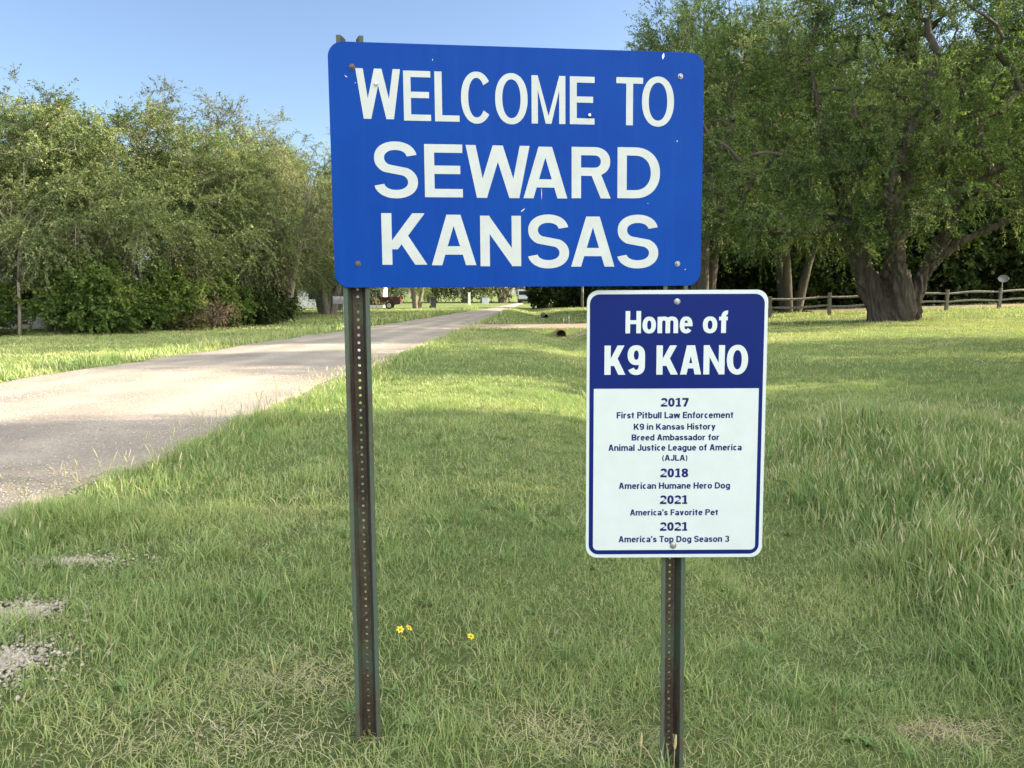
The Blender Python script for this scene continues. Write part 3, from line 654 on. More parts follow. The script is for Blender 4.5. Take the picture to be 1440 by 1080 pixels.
dup(LB, (-24.6, 31.0, g1(-24.6, 31.0)), 4.0, 0.98, 'elm cut by the left edge, in front of the house')
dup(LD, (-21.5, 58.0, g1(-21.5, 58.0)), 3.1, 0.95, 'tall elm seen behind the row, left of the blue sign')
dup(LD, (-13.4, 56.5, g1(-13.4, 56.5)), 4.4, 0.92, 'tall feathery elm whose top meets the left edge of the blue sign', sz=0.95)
dup(LC, (-15.2, 67, g1(-15.2, 67)), 1.4, 1.1, 'thin grey elm far along the row, seen just left of the left post')
dup(LA, (-25.5, 46.0, g1(-25.5, 46.0)), 5.1, 1.02, 'elm at the back of the row, beyond the house')

# bare dead sapling
def bare(name, label, loc, seed, h, m):
    q = random.Random(seed); root = thing(name, label, 'tree', loc); mb = MB()
    def br(p, d, L, r, lv):
        pts = [p]; dd = d.copy()
        for k in range(4):
            dd = (dd + Vector((q.gauss(0, 0.13), q.gauss(0, 0.13), 0.08))).normalized(); pts.append(pts[-1] + dd * L / 4)
        mb.tube(pts, [r, r * 0.85, r * 0.7, r * 0.5, r * 0.25], 5)
        if lv < 3:
            for k in range(2 if lv else 5):
                i = q.choice([1, 2, 3]) if lv else q.choice([2, 3, 3]); a = q.uniform(0, 2 * PI)
                nd = (dd + Vector((math.cos(a), math.sin(a), 0.5)) * 0.75).normalized(); br(pts[i], nd, L * q.uniform(0.4, 0.6), r * 0.5, lv + 1)
    br(Vector((0, 0, -0.2)), Vector((0.03, 0, 1)), h, 0.085, 0); mb.build('trunk', m, root, True); return root
bare('dead_tree', 'bare pale dead tree standing at the left edge of the photo', (-18.3, 28.6, g1(-18.3, 28.6)), 4, 4.4, M_BARKP)
bare('dead_tree', 'bare pale dead limbs standing up among the leafy elms', (-17.3, 33.0, g1(-17.3, 33)), 9, 4.6, M_BARKP)

# shrubs along the foot of the row
def shrub(label, loc, seed, rx, ry, rz, m, n=110, lsz=0.12, group=None, name='shrub'):
    return tree(name, label, 'shrub', loc, seed, [[(0, 0, -0.2, 0.05), (0.1, 0, 0.5, 0.04), (0.2, 0, rz, 0.015)], [(0, 0, -0.2, 0.05), (-0.3, 0.1, 0.6, 0.035), (-rx * 0.5, 0, rz, 0.012)]],
                [(0, 0, rz * 0.75, rx, ry, rz, 1), (rx * 0.5, -0.2, rz * 0.5, rx * 0.6, ry * 0.7, rz * 0.6, 1)], n, 11, 24, lsz, 0.5, 0.3, m, M_BARK, group, twig=0.005, lratio=0.7)
S1 = shrub('large-leaved green bush, biggest at the foot of the left row', (-16.4, 29.8, g1(-16.4, 29.8)), 51, 1.9, 1.3, 1.6, M_BUSH, 130, 0.115)
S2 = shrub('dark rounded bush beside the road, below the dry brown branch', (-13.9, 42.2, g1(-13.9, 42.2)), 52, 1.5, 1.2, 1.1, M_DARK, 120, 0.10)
dup(S1, (-14.6, 32.6, g1(-14.6, 32.6)), 1.3, 0.85, 'leafy bush right of the biggest bush')
dup(S1, (-19.7, 28.6, g1(-19.7, 28.6)), 2.9, 0.7, 'low bush in front of the house wall')
dup(S1, (-13.6, 36.0, g1(-13.6, 36.0)), 4.0, 0.8, 'green bush in the shade at the middle of the row')
dup(S2, (-12.7, 38.8, g1(-12.7, 38.8)), 2.0, 0.8, 'dark low bush left of the rounded bush by the road')
dup(S1, (-20.9, 28.4, g1(-20.9, 28.4)), 5.2, 0.95, 'bush at the left edge of the photo below the elms')
tree('dead_branch', 'dry brown branch hanging with dead leaves in the left row', 'branch', (-12.6, 41.6, 1.9), 61, [[(0.3, 0.4, 0.9, 0.03), (0, 0, 0.3, 0.02)]], [(0, 0, 0.75, 0.55, 0.5, 0.55, 1)], 26, 8, 12, 0.12, 0.5, 0.7, M_DEAD, M_BARK)
tree('brush_pile', 'low heap of dry brown brush at the foot of the left row', 'brush', (-12.9, 32.9, g1(-12.9, 32.9)), 62, [[(0, 0, 0, 0.03), (0.5, 0, 0.5, 0.02)]], [(0, 0, 0.42, 1.0, 0.7, 0.35, 1)], 30, 9, 8, 0.10, 0.8, 0.2, M_DEAD, M_BARK, twig=0.010)

# wood behind the lane on the right
wood = 'trees of the dark wood behind the rail fence'
k = 0
for x, y, s, a, src in ((12, 56, 0.95, 0.3, T2), (18.5, 58, 1.05, 1.7, T2), (24.5, 55, 0.95, 2.9, T2), (31, 56.5, 1.05, 4.0, T2), (37.5, 55, 1.0, 5.2, T2), (44, 58, 1.1, 0.9, T2), (27.5, 62, 1.2, 2.2, T2), (34, 63, 1.2, 3.4, T2), (15, 64, 1.2, 4.8, T2), (21.5, 65, 1.2, 5.9, T2), (9.5, 60, 1.0, 3.3, T2), (40.5, 63, 1.2, 0.2, T2), (48, 62, 1.2, 1.2, T2)):
    dup(src, (x, y, g1(x, y)), a, s, 'dense shaded tree of the dark wood behind the rail fence', wood)
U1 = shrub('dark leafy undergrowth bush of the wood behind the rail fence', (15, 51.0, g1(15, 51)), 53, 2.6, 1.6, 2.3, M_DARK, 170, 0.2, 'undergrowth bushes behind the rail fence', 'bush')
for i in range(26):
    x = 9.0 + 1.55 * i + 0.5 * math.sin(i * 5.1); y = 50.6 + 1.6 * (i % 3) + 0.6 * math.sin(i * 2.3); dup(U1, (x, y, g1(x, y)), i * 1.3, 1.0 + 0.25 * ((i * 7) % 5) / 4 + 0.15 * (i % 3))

# trees right of the frame that shade the verge and the lawn
shade = 'elms standing to the right of the signs, outside the photo'
for x, y, s, a, sz, src in ((16.8, 4.4, 0.95, 0.4, 1.0, LA), (18.5, 12.0, 0.36, 1.9, 1.05, LD), (20.0, 12.3, 0.33, 4.9, 1.1, LA), (21.8, 22.6, 0.72, 3.0, 0.74, T2), (15.8, 13.2, 0.55, 4.2, 0.5, LB), (16.8, 17.0, 0.7, 5.0, 0.62, LB), (14.5, -1.5, 1.0, 2.4, 1.0, LD), (22.5, 6.7, 0.95, 5.6, 1.05, LA), (20.5, 2.0, 1.0, 1.1, 1.0, LB), (14.8, 9.0, 0.6, 0.9, 0.72, LB)):
    dup(src, (x, y, g1(x, y)), a, s, 'leafy elm standing right of the signs beyond the edge of the photo', shade, sz)

# dark evergreens and far tree belt down the road
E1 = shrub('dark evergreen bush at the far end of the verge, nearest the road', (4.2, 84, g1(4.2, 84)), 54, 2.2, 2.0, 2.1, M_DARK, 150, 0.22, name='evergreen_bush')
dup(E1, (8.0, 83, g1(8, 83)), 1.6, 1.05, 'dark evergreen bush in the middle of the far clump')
dup(E1, (11.6, 80, g1(11.6, 80)), 2.6, 1.1, 'dark evergreen bush farthest right of the far clump')
FT = tree('far_tree', 'pale hazy tree in the belt beyond the end of the road', 'tree', (-20, 128, 0), 71, stems3(11, 3.2, 0.3, 27), [(0, 0, 6.0, 5, 5, 4.6, 1), (0, 0, 2.6, 5, 4, 2.2, 1)], 170, 7, 11, 0.42, 1.3, 0.35, M_GREY, M_BARKP, 'far trees beyond the end of the road', twig=0.02)  # pale leaf colour stands in for distance haze
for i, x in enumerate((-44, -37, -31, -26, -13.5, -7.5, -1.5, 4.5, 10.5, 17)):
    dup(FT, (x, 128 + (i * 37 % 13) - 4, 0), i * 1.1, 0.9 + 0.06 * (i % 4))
RT = dup(LD, (-9.9, 80, g1(-9.9, 80)), 2.2, 0.85, 'roadside tree with a short pale trunk beyond the maroon pickup')

# ------------------------------------------------------------------ lettering
def ring(cx, cy, rx, ry, t, tv, a0, a1, n=26, p=2.25):
    out = []; A = [R(a0 + (a1 - a0) * i / n) for i in range(n + 1)]
    def pt(a, u, v):
        c, s = math.cos(a), math.sin(a)
        return (cx + math.copysign(abs(c) ** (2 / p), c) * u, cy + math.copysign(abs(s) ** (2 / p), s) * v)
    for i in range(n):
        ix, iy = max(rx - t, rx * .06), max(ry - tv, ry * .06)
        out.append([pt(A[i], rx, ry), pt(A[i + 1], rx, ry), pt(A[i + 1], ix, iy), pt(A[i], ix, iy)])
    return [('strip', out)]
def rc(x0, y0, x1, y1): return [[(x0, y0), (x1, y0), (x1, y1), (x0, y1)]]
def dg(x0, y0, x1, y1, t):
    L = math.hypot(x1 - x0, y1 - y0); a = t / 2 * L / max(abs(y1 - y0), 1e-6)
    return [[(x0 - a, y0), (x0 + a, y0), (x1 + a, y1), (x1 - a, y1)]]
def hw(x0, y0, x1, y1, t): return t / 2 * math.hypot(x1 - x0, y1 - y0) / max(abs(y1 - y0), 1e-6)
def bowl(x0, y0, x1, y1, t, tv):
    """D-shaped bowl from the stem's right side"""
    ry = (y1 - y0) / 2; rx = min((x1 - x0) * 0.75, ry * 1.15); xs = x1 - rx
    return rc(x0, y0, xs, y0 + tv) + rc(x0, y1 - tv, xs, y1) + ring(xs, (y0 + y1) / 2, rx, ry, t, tv, -90, 90, 20, 2.15)
def glyph(c, w, h, t):
    tv = 0.84 * t; xh = 0.735 * h
    if c == 'E': return rc(0, 0, t, h) + rc(t, 0, w, tv) + rc(t, h - tv, w, h) + rc(t, h * .52 - tv / 2, w * .94, h * .52 + tv / 2)
    if c == 'F': return rc(0, 0, t, h) + rc(t, h - tv, w, h) + rc(t, h * .5 - tv / 2, w * .92, h * .5 + tv / 2)
    if c == 'L': return rc(0, 0, t, h) + rc(t, 0, w, tv)
    if c == 'T': return rc(w / 2 - t / 2, 0, w / 2 + t / 2, h - tv) + rc(0, h - tv, w, h)
    if c == 'H': return rc(0, 0, t, h) + rc(w - t, 0, w, h) + rc(t, h / 2 - tv / 2, w - t, h / 2 + tv / 2)
    if c == 'I': return rc(0, 0, t, h)
    if c == 'N': return rc(0, 0, t * .96, h) + rc(w - t * .96, 0, w, h) + [[(t * .9, h), (t * .9, h - t * 1.75), (w - t * .9, 0), (w - t * .9, t * 1.75)]]
    if c == 'M':
        b = 0.42 * t; return rc(0, 0, t * .92, h) + rc(w - t * .92, 0, w, h) + [[(t * .9, h), (t * .9, h - t * 2.0), (w / 2 - b, 0), (w / 2, t * 1.1)], [(w - t * .9, h), (w - t * .9, h - t * 2.0), (w / 2 + b, 0), (w / 2, t * 1.1)], [(w / 2 - b, 0), (w / 2 + b, 0), (w / 2, t * 1.1)]]
    if c in 'Ww':
        h = xh if c == 'w' else h; s = w * .245; a = hw(0, h, s, 0, t)
        return dg(a, h, s + .0 * w, 0, t) + dg(s, 0, w / 2, h, t) + dg(w / 2, h, w - s, 0, t) + dg(w - s, 0, w - a, h, t)
    if c in 'Vv':
        h = xh if c == 'v' else h; a = hw(0, h, w / 2, 0, t); return dg(a, h, w / 2, 0, t) + dg(w - a, h, w / 2, 0, t)
    if c == 'A':
        a = hw(0, 0, w / 2, h, t); yb = h * .21; sx = (w / 2 - a) * (yb / h) + a
        return dg(a, 0, w / 2 - .04 * w, h, t) + dg(w - a, 0, w / 2 + .04 * w, h, t) + rc(sx + a * .5, yb, w - sx - a * .5, yb + tv)
    if c == 'K':
        a = hw(0, 0, w * .55, h * .6, t); return rc(0, 0, t, h) + dg(t * .95, h * .30, w - a * 1.25, h, t * .98) + dg(w * .45, h * .56, w - a * .95, 0, t * 1.02)
    if c == 'O': return ring(w / 2, h / 2, w / 2, h / 2 * 1.02, t, tv, 0, 360, 48, 2.15)
    if c == '0': return ring(w / 2, h / 2, w / 2, h / 2, t, tv, 0, 360, 36, 2.3)
    if c == 'C': return ring(w / 2, h / 2, w / 2, h / 2 * 1.02, t, tv, 38, 322, 40, 2.15)
    if c in 'Ss':
        H = h if c == 'S' else xh; q = (H + tv) / 4; pr = []; p = 2.15
        def ep(cx, cy, u, v, a):
            cc, ss = math.cos(R(a)), math.sin(R(a)); return (cx + math.copysign(abs(cc) ** (2 / p), cc) * u, cy + math.copysign(abs(ss) ** (2 / p), ss) * v)
        for k in range(21):
            a = 10 + (238 - 10) * k / 20; pr.append((ep(w / 2, H - q, w * .485, q, a), ep(w / 2, H - q, w * .485 - t, q - tv, a)))
        for k in range(21):
            a = 58 - (58 + 168) * k / 20; pr.append((ep(w / 2, q, w / 2 - t, q - tv, a), ep(w / 2, q, w / 2, q, a)))
        return [('strip', [[pr[k][0], pr[k + 1][0], pr[k + 1][1], pr[k][1]] for k in range(41)])]
    if c == 'D': return rc(0, 0, t, h) + bowl(t, 0, w, h, t, tv)
    if c == 'B': return rc(0, 0, t, h) + bowl(t, 0, w, h * .54 + tv * .1, t, tv) + bowl(t, h * .54 - tv * .6, w * .95, h, t, tv)
    if c == 'P': return rc(0, 0, t, h) + bowl(t, h * .42, w, h, t, tv)
    if c == 'R': return rc(0, 0, t, h) + bowl(t, h * .44, w * .98, h, t, tv) + dg(w * .62, h * .47, w - t * .55, 0, t * .98)
    if c == 'J': return rc(w - t, h * .3, w, h) + ring(w / 2, h * .3, w / 2, h * .3, t, tv, -180, 0, 16)
    if c == '2': return ring(w / 2, h * .70, w / 2, h * .30, t, tv, 170, -30, 20) + [[(0, tv), (0, 0), (w * .40, tv), (w * .97, h * .58), (w * .74, h * .50)]] + rc(0, 0, w, tv)
    if c == '1': return rc(w * .38, 0, w * .38 + t, h) + [[(w * .38, h), (w * .38, h - tv * .9), (w * .02, h * .74), (w * .02, h * .86)]] + rc(w * .08, 0, w * .94, tv * .8)
    if c == '7': return rc(0, h - tv, w, h) + dg(w * .38, 0, w - t * .55, h - tv, t)
    if c == '8': return ring(w / 2, h * .735, w * .46, h * .265, t * .95, tv * .9, 0, 360, 30) + ring(w / 2, h * .29, w / 2, h * .29, t, tv * .9, 0, 360, 30)
    if c == '3': return ring(w / 2, h * .73, w * .47, h * .27, t, tv * .9, 165, -90, 24) + ring(w / 2, h * .29, w / 2, h * .29, t, tv * .9, 90, -165, 24)
    if c == '9': return ring(w / 2, h * .67, w / 2, h * .34, t, tv, 0, 360, 32) + rc(w - t, h * .30, w, h * .68) + ring(w / 2, h * .31, w / 2, h * .32, t, tv, 0, -155, 20)
    if c == 'o': return ring(w / 2, xh / 2, w / 2, xh / 2 * 1.03, t, tv, 0, 360, 36)
    if c == 'c': return ring(w / 2, xh / 2, w / 2, xh / 2 * 1.03, t, tv, 42, 318, 28)
    if c == 'e': return ring(w / 2, xh / 2, w / 2, xh / 2 * 1.03, t, tv, 0, 322, 30) + rc(t * .9, xh * .42, w - t * .02, xh * .42 + tv * .85)
    if c == 'a': return rc(w - t, 0, w, xh * .66) + ring(w / 2, xh * .66, w / 2, xh * .36, t, tv, 0, 155, 16) + ring(w * .46, xh * .29, w * .46, xh * .30, t, tv * .85, 0, 360, 24)
    if c in 'bdpqg':
        y0 = -0.24 * h if c in 'pg' else 0; y1 = h if c in 'bd' else xh; st = rc(0, y0, t, y1) if c in 'bp' else rc(w - t, max(y0, -.08 * h), w, y1)
        o = st + ring(w / 2, xh / 2, w / 2, xh / 2 * 1.02, t, tv, 0, 360, 28)
        if c == 'g': o += ring(w / 2, -.03 * h, w / 2, .21 * h, t, tv, 0, -150, 16)
        return o
    if c == 'f': return rc(w * .24, 0, w * .24 + t, h * .72) + ring(w * .24 + max(w * .55, t * 1.25), h * .72, max(w * .55, t * 1.25), h * .29, t, tv, 180, 84, 14) + rc(0, xh - tv * .9, w * .92, xh)
    if c == 't': return rc(w * .25, h * .15, w * .25 + t, h * .92) + ring(w * .25 + w * .42, h * .17, w * .42, h * .17, t, tv, 180, 285, 10) + rc(0, xh - tv * .9, w * .9, xh)
    if c == 'i': return rc(0, 0, t, xh) + rc(0, h * .86, t, h * 1.02)
    if c == 'l': return rc(0, 0, t, h)
    if c == 'n': return rc(0, 0, t, xh) + rc(w - t, 0, w, xh * .62) + ring(w / 2, xh * .62, w / 2, xh * .40, t, tv, 0, 165, 16)
    if c == 'm':
        q = (w + t) / 2; o = rc(0, 0, t, xh)
        for k in (0, 1):
            x0 = k * (q - t); o = o + rc(x0 + q - t, 0, x0 + q, xh * .64) + ring(x0 + q / 2, xh * .64, q / 2, xh * .38, t, tv, 0, 165, 14)
        return o
    if c == 'u': return rc(w - t, 0, w, xh) + rc(0, xh * .38, t, xh) + ring(w / 2, xh * .38, w / 2, xh * .40, t, tv, 180, 345, 16)
    if c == 'r': return rc(0, 0, t, xh) + ring(w * .75, xh * .60, w * .75, xh * .42, t, tv, 180, 80, 12)
    if c == 'y': a = hw(0, xh, w / 2, 0, t); return dg(a, xh, w * .52, 0, t) + dg(w - a, xh, w * .28, -.24 * h, t)
    if c == '(': return ring(w * 1.4, h * .42, w * 1.3, h * .72, t * .75, t * .75, 128, 232, 14, 2)
    if c == ')': return ring(-w * .4, h * .42, w * 1.3, h * .72, t * .75, t * .75, -52, 52, 14, 2)
    if c == "'": return [[(0, h), (0, h * .80), (t * .35, h * .64), (t * .6, h * .64), (t, h * .82), (t, h)]]
    return []
WID = dict(zip("ABDEFHJKLMNOPSTWC0123789abcdefgilmnoprstuvwy()'R", (.62, .60, .62, .50, .48, .60, .46, .63, .47, .76, .62, .62, .57, .56, .53, .92, .58, .52, .48, .52, .52, .52, .54, .52, .49, .52, .45, .52, .50, .34, .52, .19, .19, .80, .51, .52, .52, .36, .45, .36, .51, .50, .76, .50, .24, .24, .17, .6)))
class TextMesh:
    def __init__(s): s.mb = MB(); s.k = 0
    def put(s, polys, x, y, z):
        for p in polys:
            s.k += 1; zz = z + (s.k % 9) * 0.00003
            for q in (p[1] if isinstance(p, tuple) else [p]):
                tri = tessellate_polygon([[Vector((a, b, 0)) for a, b in q]]); s.mb.add([(x + a, y + b, zz) for a, b in q], tri)
    def line(s, txt, x0, x1, y0, y1, z, tw=0.17, sp=0.085):
        h = y1 - y0; adv = [WID[c] + sp if c != ' ' else 0.26 for c in txt]; tot = sum(adv) - sp; k = (x1 - x0) / (tot * h); x = x0
        for c, a in zip(txt, adv):
            if c != ' ': s.put(glyph(c, WID[c] * h * k, h, tw * h * (0.75 + 0.25 * k)), x, y0, z)
            x += a * h * k

def rrect(w, h, r, n=8, cx=0.0, cy=0.0):
    out = []
    for sx, sy, a0 in ((1, -1, -90), (1, 1, 0), (-1, 1, 90), (-1, -1, 180)):
        for i in range(n + 1):
            a = R(a0 + 90 * i / n); out.append((cx + sx * (w / 2 - r) + r * math.cos(a), cy + sy * (h / 2 - r) + r * math.sin(a)))
    return out
def plate(w, h, r, th):
    """plate in the xy-plane, front at z=0, back at z=-th, soft front edge"""
    rings = [(rrect(w - 0.0016, h - 0.0016, r), 0.0), (rrect(w, h, r), -0.0008), (rrect(w, h, r), -th)]; mb = MB(); n = len(rings[0][0]); vs = []; fs = []
    for p, z in rings: vs += [(a, b, z) for a, b in p]
    fs.append(tuple(range(n)))
    for k in range(2): fs += [(k * n + i, k * n + (i + 1) % n, (k + 1) * n + (i + 1) % n, (k + 1) * n + i) for i in range(n)]
    fs.append(tuple(range(2 * n, 3 * n))[::-1]); mb.add(vs, fs); return mb
def bolt_mb(r, hgt, washer):
    mb = MB()
    if washer: mb.tube([(0, 0, 0.0002), (0, 0, 0.0016)], r * 1.45, 18)
    b = 0.0016 if washer else 0.0002
    mb.tube([(0, 0, b), (0, 0, b + hgt * 0.8), (0, 0, b + hgt)], [r, r, r * 0.8], 6 if washer else 14); return mb

def frame(o, yaw, tilt, roll):
    yaw, tilt, roll = map(R, (yaw, tilt, roll))
    ux = Vector((math.cos(yaw), math.sin(yaw), 0)); nn = Vector((-math.sin(yaw), math.cos(yaw), 0)); up = Vector((0, 0, 1)) * math.cos(tilt) + nn * math.sin(tilt)
    a = ux * math.cos(roll) + up * math.sin(roll); b = -ux * math.sin(roll) + up * math.cos(roll); n = a.cross(b)
    return Matrix(((a.x, b.x, n.x, o[0]), (a.y, b.y, n.y, o[1]), (a.z, b.z, n.z, o[2]), (0, 0, 0, 1)))

# ------------------------------------------------------------------ the two signs and their posts
sign = thing('welcome_sign', 'big blue town welcome sign with white lettering on two perforated steel posts', 'sign', (0, 2.6, 0))
OFF = Matrix.Translation((0, -2.6, 0))
KB = 1.23298 / 1.24246
MF = OFF @ frame((0.03392, 2.600, 1.98598), 7.04, 0.788, 0.387)
panel = plate(1.23298, 0.77094, 0.048, 0.003).build('panel', M_BLUE, sign)
panel.matrix_local = MF
BIG = [('WELCOME TO', [(-.5366, -.3947, .1509, .3075), (-.3853, -.2982, .1478, .3041), (-.2852, -.2056, .1474, .3040), (-.1999, -.0982, .1425, .3070), (-.0882, .0191, .1425, .3052), (.0323, .1454, .1467, .3006), (.1605, .2440, .1470, .3006), (.3179, .4095, .1471, .3021), (.4063, .5172, .1443, .3076)]),
       ('SEWARD', [(-.4868, -.3446, -.0995, .0815), (-.3227, -.1985, -.0948, .0750), (-.1878, .0250, -.0956, .0742), (.0026, .1524, -.0955, .0724), (.1664, .3009, -.0943, .0737), (.3237, .4714, -.0930, .0751)]),
       ('KANSAS', [(-.4663, -.3192, -.3140, -.1472), (-.3055, -.1561, -.3160, -.1510), (-.1428, -.0060, -.3197, -.1536), (.0162, .1576, -.3274, -.1485), (.1637, .3155, -.3219, -.1546), (.3231, .4686, -.3284, -.1476)])]
for li, (txt, bx) in enumerate(BIG):
    T = TextMesh()
    for ci, (c, (x0, x1, y0, y1)) in enumerate(zip(txt.replace(' ', ''), bx)):
        if li == 0 and ci == 7: T.mb.build('lettering', M_LETTER, panel); T = TextMesh()
        if c in 'OCS': q = (y1 - y0) * (0.01 if c != 'S' else 0.0); y0 += q; y1 -= q
        th = (0.0232 if c not in 'M' else 0.0225) if li == 0 else (0.0318 if li == 1 else 0.0325)
        T.put(glyph(c, (x1 - x0) * KB, (y1 - y0) * KB, th), x0 * KB, y0 * KB, 0.0007)
    o = T.mb.build('lettering', M_LETTER, panel)
for x, y in ((-.5462, .3112), (.5383, .3102), (-.5452, -.3106), (.5370, -.3130)):
    b = bolt_mb(0.0062, 0.006, True).build('bolt', M_BOLT if x < 0 or y > 9 else M_ZINC, panel); b.location = (x * KB, y * KB, 0)
for x, y in ((-.4715, .2605), (.2260, .1762)):
    b = bolt_mb(0.0055, 0.009, False).build('rivet', M_ALU, panel); b.location = (x * KB, y * KB, 0.0008)
for x, y, a, l, wd in ((.4778, .3735, 80, .022, .008), (-.566, .281, -35, .012, .0022), (.0642, -.081, 90, .045, .0016), (.0008, -.135, 40, .02, .003), (.565, -.332, 30, .005, .003), (-.537, .262, 60, .004, .002), (.53, .098, 80, .006, .0025), (.43, -.11, 20, .004, .002), (-.29, .34, 60, .006, .002)):
    d = Vector((math.cos(R(a)), math.sin(R(a)))) * l / 2; e = Vector((-d.y, d.x)).normalized() * wd / 2
    mk = MB(); mk.add([(x * KB - d.x, y * KB - d.y, .00135), (x * KB + e.x, y * KB + e.y, .00135), (x * KB + d.x, y * KB + d.y, .00135), (x * KB - e.x, y * KB - e.y, .00135)], [(0, 1, 2, 3)]); mk.build('scratch', M_ALU, panel)

def post(parent, base, top, yaw):
    """perforated hat-section steel post; local x across, -y to the viewer, z up"""
    base = Vector(base); top = Vector(top); H = (top - base).length; t = 0.004
    mb = MB(); wb = 0.0165; dep = 0.042
    prof = [(-.0425, 0), (-.0285, 0), (-wb, dep)]
    for s in (1, -1):
        P = [(s * x, y) for x, y in prof]
        # outline of the flange and the sloping side, thickness t towards the back
        out = P + [(s * (-wb - t * 1.25), dep + .0), (s * -.0315, t), (s * -.0425, t)]
        n = len(out); vs = [(a, b, 0) for a, b in out] + [(a, b, H) for a, b in out]
        tri = tessellate_polygon([[Vector((a, b, 0)) for a, b in out]])
        mb.add(vs, [(i, (i + 1) % n, n + (i + 1) % n, n + i) for i in range(n)] + list(tri) + [tuple(n + i for i in q)[::-1] for q in tri])
    cell = 0.0254; nc = int(H / cell); hr = 0.0050
    for k in range(nc):
        z0 = k * cell; z1 = z0 + cell; zc = (z0 + z1) / 2
        sq = [(wb, zc), (wb, z1), (0, z1), (-wb, z1), (-wb, zc), (-wb, z0), (0, z0), (wb, z0)]
        ho = [(hr * math.cos(R(45 * i)), zc + hr * math.sin(R(45 * i))) for i in range(8)]
        vs = [(a, dep, b) for a, b in sq] + [(a, dep, b) for a, b in ho] + [(a, dep + t, b) for a, b in ho] + [(a, dep + t, b) for a, b in sq]
        fs = []
        for i in range(8):
            j = (i + 1) % 8; fs += [(i, j, 8 + j, 8 + i), (8 + i, 8 + j, 16 + j, 16 + i), (24 + j, 24 + i, 16 + i, 16 + j)]
        mb.add(vs, fs)
    o = mb.build('post', M_POST, parent)
    zax = (top - base).normalized(); xax = Vector((math.cos(R(yaw)), math.sin(R(yaw)), 0)); yax = zax.cross(xax).normalized(); xax = yax.cross(zax)
    o.matrix_local = OFF @ Matrix(((xax.x, yax.x, zax.x, base.x), (xax.y, yax.y, zax.y, base.y), (xax.z, yax.z, zax.z, base.z), (0, 0, 0, 1)))
    return o
post(sign, (-0.497, 2.510, -0.35), (-0.514, 2.547, 2.390), 7.0)
post(sign, (0.588, 2.632, -0.35), (0.552, 2.674, 2.368), 5.0)

home = thing('police_dog_sign', 'white and navy sign about a police dog, on the right post below the blue sign', 'sign', (0.57, 2.645, 1.12))
KS = 0.62230 / 0.61352
hp = plate(0.62230, 0.93822, 0.040, 0.0025).build('panel', M_WHITE, home)
hp.matrix_local = Matrix.Translation((-0.57, -2.645, -1.12)) @ frame((0.56956, 2.640, 1.1211), 0.20, 1.6, 0.20)
# navy header and border: one ring-like shape with the white field left open
outer = rrect(0.5915 * KS, 0.8990 * KS, 0.033 * KS, 8, -0.001, -0.0005)
inner = rrect(0.5640 * KS, 0.5640 * KS, 0.016 * KS, 6, 0.0, -0.1533 * KS)
nb = MB(); n1 = len(outer)
inner2 = []
for a, b in inner:
    inner2.append((math.copysign(0.2820 * KS, a), (-0.1533 + .2820) * KS) if b > 0.11 * KS else (a, b))
seen_ = []
for q_ in inner2:
    if q_ not in seen_: seen_.append(q_)
inner2 = seen_
polys = [[Vector((a, b, 0)) for a, b in outer], [Vector((a, b, 0)) for a, b in inner2]]
nb.add([(a, b, 0.0006) for a, b in outer + inner2], tessellate_polygon(polys)); nb.build('printed_header', M_NAVY, hp)
SM = [('Home of', -.1759, .1727, .3172, .3923), ('K9 KANO', -.2464, .2423, .1764, .2759), ('2017', -.0521, .0425, .0662, .0962), ('First Pitbull Law Enforcement', -.2032, .1972, .0263, .0483),
      ('K9 in Kansas History', -.1443, .1368, -.0131, .008), ('Breed Ambassador for', -.1512, .1506, -.0503, -.029), ('Animal Justice League of America', -.2307, .2278, -.086, -.0641), ('(AJLA)', -.0457, .0423, -.1211, -.1007),
      ('2018', -.0509, .0455, -.1791, -.148), ('American Humane Hero Dog', -.1935, .1908, -.2191, -.1971), ('2021', -.0507, .0452, -.2729, -.2422), ("America's Favorite Pet", -.1541, .1519, -.3129, -.2915), ('2021', -.0494, .0467, -.3676, -.337), ("America's Top Dog Season 3", -.1927, .1919, -.4078, -.3856)]
for i, (txt, x0, x1, y0, y1) in enumerate(SM):
    if i == 0:
        T = TextMesh(); T.line('Home', x0 * KS, (x0 + .652 * (x1 - x0)) * KS, y0 * KS, y1 * KS, 0.0010, 0.20, 0.062); T.mb.build('lettering', M_WHITE, hp); txt = 'of'; x0 = x0 + .752 * (x1 - x0)
    if i == 1:
        T = TextMesh(); T.line('K9', x0 * KS, (x0 + .282 * (x1 - x0)) * KS, y0 * KS, y1 * KS, 0.0010, 0.205, 0.062); T.mb.build('lettering', M_WHITE, hp); txt = 'KANO'; x0 = x0 + .362 * (x1 - x0)
    T = TextMesh(); T.line(txt, x0 * KS, x1 * KS, y0 * KS, y1 * KS, 0.0010 if i < 2 else 0.0005, 0.205 if i < 2 else (0.24 if txt[0] == '2' else 0.21), 0.062 if i < 2 else 0.062)
    T.mb.build('lettering', M_WHITE if i < 2 else M_NAVYT, hp)
for x, y in ((-.0027, .4233), (-.0029, -.4188)):
    mb = MB(); mb.tube([(0, 0, .0004), (0, 0, .002), (0, 0, .0042), (0, 0, .005)], [.0115, .0115, .0085, .003], 20)
    b = mb.build('screw', M_ZINC, hp, True); b.location = (x * KS, y * KS, .0006)

